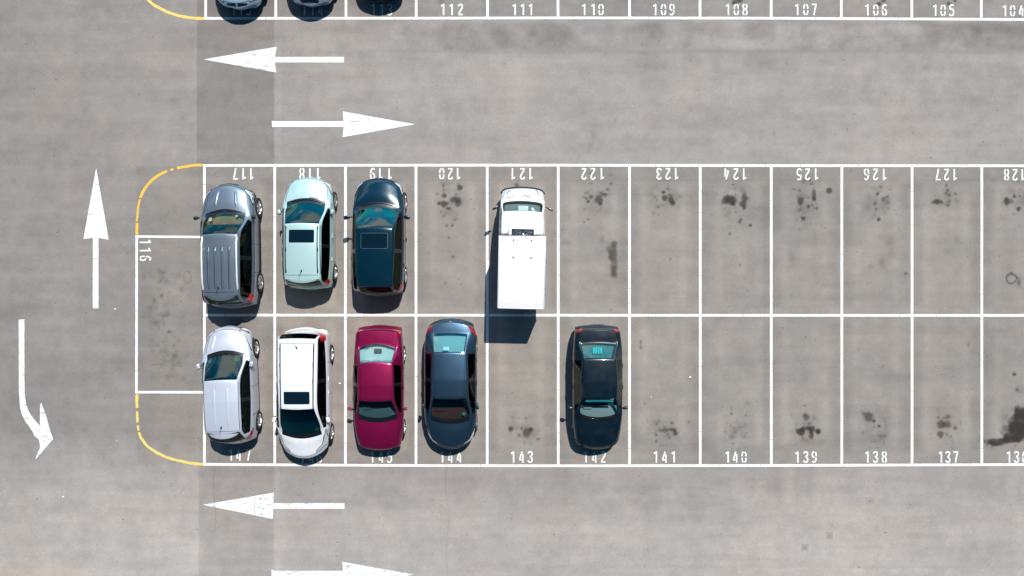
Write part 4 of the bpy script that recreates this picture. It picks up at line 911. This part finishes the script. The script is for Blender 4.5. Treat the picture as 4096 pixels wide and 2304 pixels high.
b = MB(); b.box((0, -1.32, .88), (.26, .14, .10), 0, .03); b.build('speaker_box', M['seat_dark'], c.root)
for x in (-.42, .42): b = MB(); b.box((x, -1.46, .855), (.2, .16, .04), 0, .018); b.build('shelf_speaker', M['seat_grey'], c.root)
c.wipers([[(-.50, .93), (.0, 1.03)], [(.0, 1.03), (.52, .96)]]); c.plate(True); c.plate(False)
c.patch_obj('permit', 'top', [(-.58, .80), (-.50, .80), (-.50, .86), (-.58, .86)], M['white'], -.012); c.finish()

# 7. dark blue grey sedan, bay 144 (nose down, pointed grille)
P7 = dict(kind='sedan', w=.91, yf=2.29, yt=-2.29, nb=.46, tb=.30, zh=.78, zc=.96, zr=1.42, zg=1.04, zt=.98, bf=.93, br=.98, yc=1.20, yw=.42, yr=-1.14, yg=-1.80, wc=.70, wf=.56, wr=.53, wg=.59, r=.33, wheels=(1.38, -1.35), cb=.25, deck=.14, wn=.74, zre=1.34, rdrop=.03)
pm = paint('midnight_blue_paint', (.040, .085, .135), .8, .42, .005, .7)
c = Car(P7, 'sedan', 'dark blue sedan with pale teal rear window and pointed nose facing down in bay 144', 'car', (-2.10, -3.31), math.pi, pm, dict(windshield=G_warm, rear_window=glass('sheen_teal_glass', (.62, .92, .95), 2.2), side_window=G_black))
c.interior(M['seat_maroon'], M['seat_maroon'], (.1, -.75), shelf=M['pale_cloth']); c.wheels(7); c.mirrors(.72, 1.0, pm, .06, (.10, .2, .13)); c.handles((-.05, -.85), .84, M['chrome']); c.doors((1.05, -.02, -1.0)); c.hoodgap(.62, .72, 2.20, .46)
c.rib('top', [(.50, .36), (.50, -1.0)], .010, both=True); c.rib('top', [(.61, -1.75), (.62, -2.02)], .011, both=True)
c.rib('R', [(1.0, .955), (.2, .985), (-1.0, 1.0)], .016, mi=1, both=True)
c.headlights(lamp_poly(P7, .45, .95, .10, .50, .08)); c.patch_obj('tail_light', 'top', [(.60, B(P7, .60, .15)), (.80, B(P7, .80, .14)), (.86, B(P7, .86, .20)), (.85, B(P7, .85, .42)), (.80, B(P7, .80, .30)), (.62, B(P7, .62, .19))], M['red'], .008, both=True)
c.rib('top', [(x / 10, B(P7, x / 10, .13)) for x in range(-7, 8)], .018, mi=1); c.patch_obj('badge', 'top', [(-.05, -2.17), (.05, -2.17), (.05, -2.12), (-.05, -2.12)], M['chrome'], .01)
c.patch_obj('permit', 'top', [(-.52, .92), (-.46, .90), (-.41, .94), (-.42, 1.02), (-.50, 1.03)], M['teal_card'], -.010); c.patch_obj('tissue_box', 'top', [(.02, -1.36), (.22, -1.36), (.22, -1.26), (.02, -1.26)], M['white'], -.09)
c.wipers([[(-.50, 1.14), (.05, 1.24)], [(.0, 1.23), (.52, 1.16)]]); c.patch_obj('grille', 'front', [(-.30, .42), (.30, .42), (.38, .66), (-.38, .66)], M['trim'], .008); c.plate(True); c.plate(False); c.finish()

# 8. near-black sedan, bay 142 (nose down)
P8 = dict(kind='sedan', w=.865, yf=2.17, yt=-2.17, nb=.28, tb=.10, zh=.76, zc=.93, zr=1.38, zg=.98, zt=.95, bf=.90, br=.94, yc=1.00, yw=.28, yr=-1.06, yg=-1.60, wc=.68, wf=.555, wr=.52, wg=.61, r=.30, wheels=(1.30, -1.10), cb=.25, deck=.14, wn=.80, wt_=.87, zre=1.33)
pm = paint('black_teal_paint', (.002, .010, .018), .1, .3, .03, .6)
c = Car(P8, 'sedan', 'near-black sedan facing down alone in bay 142', 'car', (2.94, -3.44), math.pi, pm, dict(windshield=G_clear, rear_window=G_mid, side_window=G_mid))
c.interior(M['seat_grey'], M['seat_grey'], (.1, -.68)); c.wheels(5); c.mirrors(.64, .97, M['trim'], .11, (.17, .09, .12)); c.handles((-.05, -.78), .80, M['trim']); c.doors((.9, -.02, -.9)); c.hoodgap(.62, .70, 2.08, .28)
c.rib('top', [(.47, .25), (.46, -.98)], .010, both=True); c.rib('top', [(.60, -1.5), (.62, -1.98)], .011, both=True); c.rib('top', [(x / 10, B(P8, x / 10, .15)) for x in range(-7, 8)], .014)
c.headlights(lamp_poly(P8, .52, .93, .05, .24, .07), 'trim'); c.patch_obj('tail_light', 'top', [(.52, B(P8, .52, .10)), (.78, B(P8, .78, .08)), (.78, B(P8, .78, .17)), (.62, B(P8, .62, .19))], M['red'], .008, both=True)
c.rib('top', [(.27, -2.13), (.27, -2.04)], .02); c.rib('top', [(-.27, -2.13), (-.27, -2.04)], .02)
b = MB(); b.box((.0, 0, 0), (.94, .07, .012), 0, .004); o = b.build('visor_strip', M['green_film'], c.root); o.location = (0, .36, 1.255)
for k in range(4): b = MB(); b.box((.155 - k * .085, -1.30, .87), (.07, .22, .09), 0, .02); b.build('bottle_pack', M['cargo'], c.root)
c.wipers([[(-.52, .94), (.0, 1.04)], [(.0, 1.04), (.52, .96)]]); c.plate(True); c.plate(False); c.finish()

# 9-11. cars cut off by the top edge
P9 = dups(P6, yf=2.25, yt=-2.25, nb=.42, wn=.78, zh=.76, zc=.95, w=.90, wheels=(1.40, -1.32), yc=1.0, zr=1.42)
pm9 = paint('skylit_silver_paint', (.42, .60, .74), .35, .34, .02)  # blue skylight on the sunless hood front is mixed into the silver
def topcar(p, label, x, ynose, pm, kidney=True, name='sedan'):
    c = Car(p, name, label, 'car', (x, ynose + p['yf']), math.pi, pm, gl_dark); c.interior(M['seat_dark'], None, (.1, -.7)); c.wheels(5); c.mirrors(.66, .97, pm); c.doors((.9, -.02, -.9)); c.hoodgap(.60, .71, 2.10, p['nb'])
    c.headlights(lamp_poly(p, .50, .94, .10, .42, .16)); c.plate(True); c.plate(False)
    if kidney:
        for sg in (-1, 1): c.patch_obj('grille', 'top', [(sg * .03, F(p, 0, .14)), (sg * .36, F(p, .36, .10)), (sg * .34, F(p, .34, .055)), (sg * .03, F(p, 0, .06))], M['trim'], .008)
    else: c.patch_obj('grille', 'top', [(-.33, F(p, .33, .11)), (.33, F(p, .33, .11)), (.28, F(p, .28, .04)), (-.28, F(p, .28, .04))], M['trim'], .008); c.patch_obj('badge', 'top', [(-.05, F(p, 0, .10)), (.05, F(p, 0, .10)), (.05, F(p, 0, .06)), (-.05, F(p, 0, .06))], M['chrome'], .012)
    c.finish(); return c
def yn(py, h=.5): return gy(py) * (1 - h / CAMH)
topcar(P9, 'skylight-tinted silver sedan with split black grille at the top edge in bay 115', gx(950) * (1 - .6 / 25), yn(40), pm9)
pm10 = paint('silver_grey_paint', (.44, .56, .66), .5, .34, .02)
topcar(dups(P9, nb=.40, w=.89), 'silver grey sedan with oval grille at the top edge in bay 114', gx(1240) * (1 - .6 / 25), yn(27), pm10, False)
pm11 = paint('charcoal_paint', (.03, .035, .04), .3, .3, .02)
topcar(dups(P9, nb=.30, w=.90, zr=1.44), 'dark car at the top edge in bay 113, only its front bumper showing', gx(1520) * (1 - .6 / 25), yn(2), pm11, False)

# 12. white box truck, bay 121
PT = dict(kind='hatch', w=.80, yf=1.88, yt=-2.05, nb=.16, tb=.02, zh=1.02, zc=1.24, zr=1.78, zg=.98, bf=1.08, br=1.10, yc=1.36, yw=.97, yr=.19, yg=.14, wc=.69, wf=.64, wr=.66, wg=.66, r=.30, wheels=(1.10, -1.25), cb=.12, zre=1.75, noback=True, rtc=.8, pale_cowl=True, wn=.90)
_sh = shell
def truck_shell(p):
    S, N = _sh(p); out = []
    for st, n in zip(S, N):
        if n in ('t1', 't3', 't4', 't5', 't6'):
            y = {'t1': .02, 't3': -.02, 't4': -1.0, 't5': -1.98, 't6': -2.03}[n]; z = {'t1': .72, 't3': .70, 't4': .70, 't5': .70, 't6': .6}[n]
            st = station(y, 0, z, .55, z - .01, .62, z - .015, .68, z - .03, .72, z - .12, .48, .42, .40)
        elif n == 'gb': st = station(.14, 0, 1.0, .66, .99, .70, .98, .74, .95, .78, .85)
        elif n == 'gm': st = station(.165, 0, 1.4, .66, 1.38, .70, 1.36, .75, 1.10, .79, .95)
        out.append(st)
    return out, N
shell = truck_shell
wp = paint('truck_white_paint', (.80, .80, .79), 0, .4, .03)
c = Car(PT, 'box_truck', 'small white box truck with a tall plain cargo box in bay 121', 'truck', (.335, 1.58), R(-1.2), wp, dict(windshield=G_clear, rear_window=G_dark, side_window=G_black)); shell = _sh
c.interior(M['seat_grey'], M['seat_grey'], (.42,)); c.wheels(5, 'dull'); c.doors((1.3, .25)); c.hoodgap(.58, .69, 1.80, .24)
for sx in (-1, 1):
    b = MB(); b.tube([(sx * .76, 1.16, 1.18), (sx * .92, 1.10, 1.24)], .014, 0, 6); b.box((sx * .93, 1.085, 1.2), (.19, .05, .20), 0, .02, Matrix.Rotation(-sx * .45, 4, 'Z')); b.build('wing_mirror', M['trim'], c.root)
c.patch_obj('bumper', 'top', [(x / 10, F(PT, x / 10, -.01)) for x in range(-7, 8)] + [(x / 10, F(PT, x / 10, .05)) for x in range(7, -8, -1)], M['trim'], .012)
b = MB(); pts = [(x / 20, F(PT, x / 20, -.02) - max(0, abs(x) - 12) ** 2 * .012, .52) for x in range(-15, 16)]; b.tube(pts, .04, 0, 8, 1.6); b.build('bumper', M['trim'], c.root)
c.patch_obj('headlight', 'top', [(.55, F(PT, .55, .06)), (.70, F(PT, .70, .06)), (.72, F(PT, .72, .14)), (.58, F(PT, .58, .12))], M['lamp'], .006, both=True)
c.wipers([[(-.52, 1.48), (-.28, 1.50)], [(.02, 1.56), (.26, 1.50)]]); c.rib('top', [(-.55, 1.60), (-.45, 1.78)], .03, 1); c.rib('top', [(.55, 1.60), (.45, 1.78)], .03, 1)
b = MB(); b.box((.02, 1.08, 1.20), (.34, .22, .02), 0, .006); b.build('windscreen_card', M['white'], c.root)
b = MB(); b.box((.36, 1.04, 1.19), (.10, .20, .03), 0, .01, Matrix.Rotation(.5, 4, 'Z')); b.build('glove', M['white'], c.root)
# cargo box
zt, zb_ = 2.07, .72; BW = .745; y0, y1 = .09, -2.24
m_box = plain('box_white_panel', (.80, .80, .79), .5); b = MB(); b.box((0, (y0 + y1) / 2, (zt + zb_) / 2), (BW * 2, y0 - y1, zt - zb_), 0, .018)
box = b.build('cargo_box', m_box, c.root)
m_edge = plain('box_edge_trim', (.60, .64, .66), .4, .3)
b = MB()
for sx in (-1, 1): b.box((sx * (BW + .004), (y0 + y1) / 2, zt - .02), (.04, y0 - y1 + .02, .055), 0, .01); b.box((sx * (BW + .002), y0 - .004, (zt + zb_) / 2 - .03), (.035, .035, zt - zb_ - .08), 0, .008); b.box((sx * (BW + .002), y1 + .004, (zt + zb_) / 2 - .03), (.035, .035, zt - zb_ - .08), 0, .008)
b.box((0, y0 + .004, zt - .021), (BW * 2 - .04, .035, .05), 0, .01); b.box((0, y1 - .004, zt - .021), (BW * 2 - .04, .04, .05), 0, .01); b.build('edge_trim', m_edge, box)
m_seam = plain('seam_grey', (.5, .5, .5), .6)
for y_, w_ in ((-1.07, 1.9), (-2.10, 1.85), (-2.17, 1.8)): b = MB(); b.box((0, y_, zt + .001), (BW * w_, .012, .006), 0); b.build('roof_seam', m_seam, box, smooth=False)
for (x, y) in ((-.28, -.02), (.30, -.02), (-.28, -.58), (.30, -.58)): b = MB(); b.box((x, y, zt + .02), (.045, .045, .05), 0, .012); b.build('roof_bolt', plain('bolt_grey', (.16, .17, .16), .6), box)
for y in (-.06, -.62, -1.60, -1.78): b = MB(); b.box((BW + .045, y, 1.45), (.05, .07, .07), 0, .015); b.build('side_latch', M['dull'], box)
# cooling unit on the cab roof in front of the box
fr = MB(); fr.box((-.40, .26, 1.86), (.10, .22, .22), 0, .02); fr.box((.40, .26, 1.86), (.05, .18, .2), 0, .015); fr.box((0, .36, 1.84), (.86, .035, .16), 0, .012)
cu = fr.build('cooling_unit', wp, c.root); fr = MB(); fr.box((.01, .24, 1.80), (.70, .20, .10), 0, .02); gr = fr.build('fan_grille', M['blue'] if False else M['trim'], cu)
for sx in (-.17, .19):
    fr = MB(); pts = [(sx + .13 * math.cos(k * .3142), .24 + .06 * math.sin(k * .3142), 1.86) for k in range(21)]; fr.tube(pts, .010, 0, 6)
    for k in range(3): a = k * 2.09; fr.tube([(sx, .24, 1.862), (sx + .12 * math.cos(a), .24 + .055 * math.sin(a), 1.862)], .012, 0, 5)
    fr.build('fan', plain('fan_blue_grey', (.12, .14, .22), .5), cu)
fr = MB(); fr.tube([(-.16, .12, 1.92), (-.04, .18, 1.93), (.02, .14, 1.95), (.10, .18, 1.93), (.24, .12, 1.92)], .012, 0, 6); fr.box((.02, .15, 1.95), (.07, .07, .05), 0, .02); fr.build('pipe', M['chrome'], cu)
c.finish()
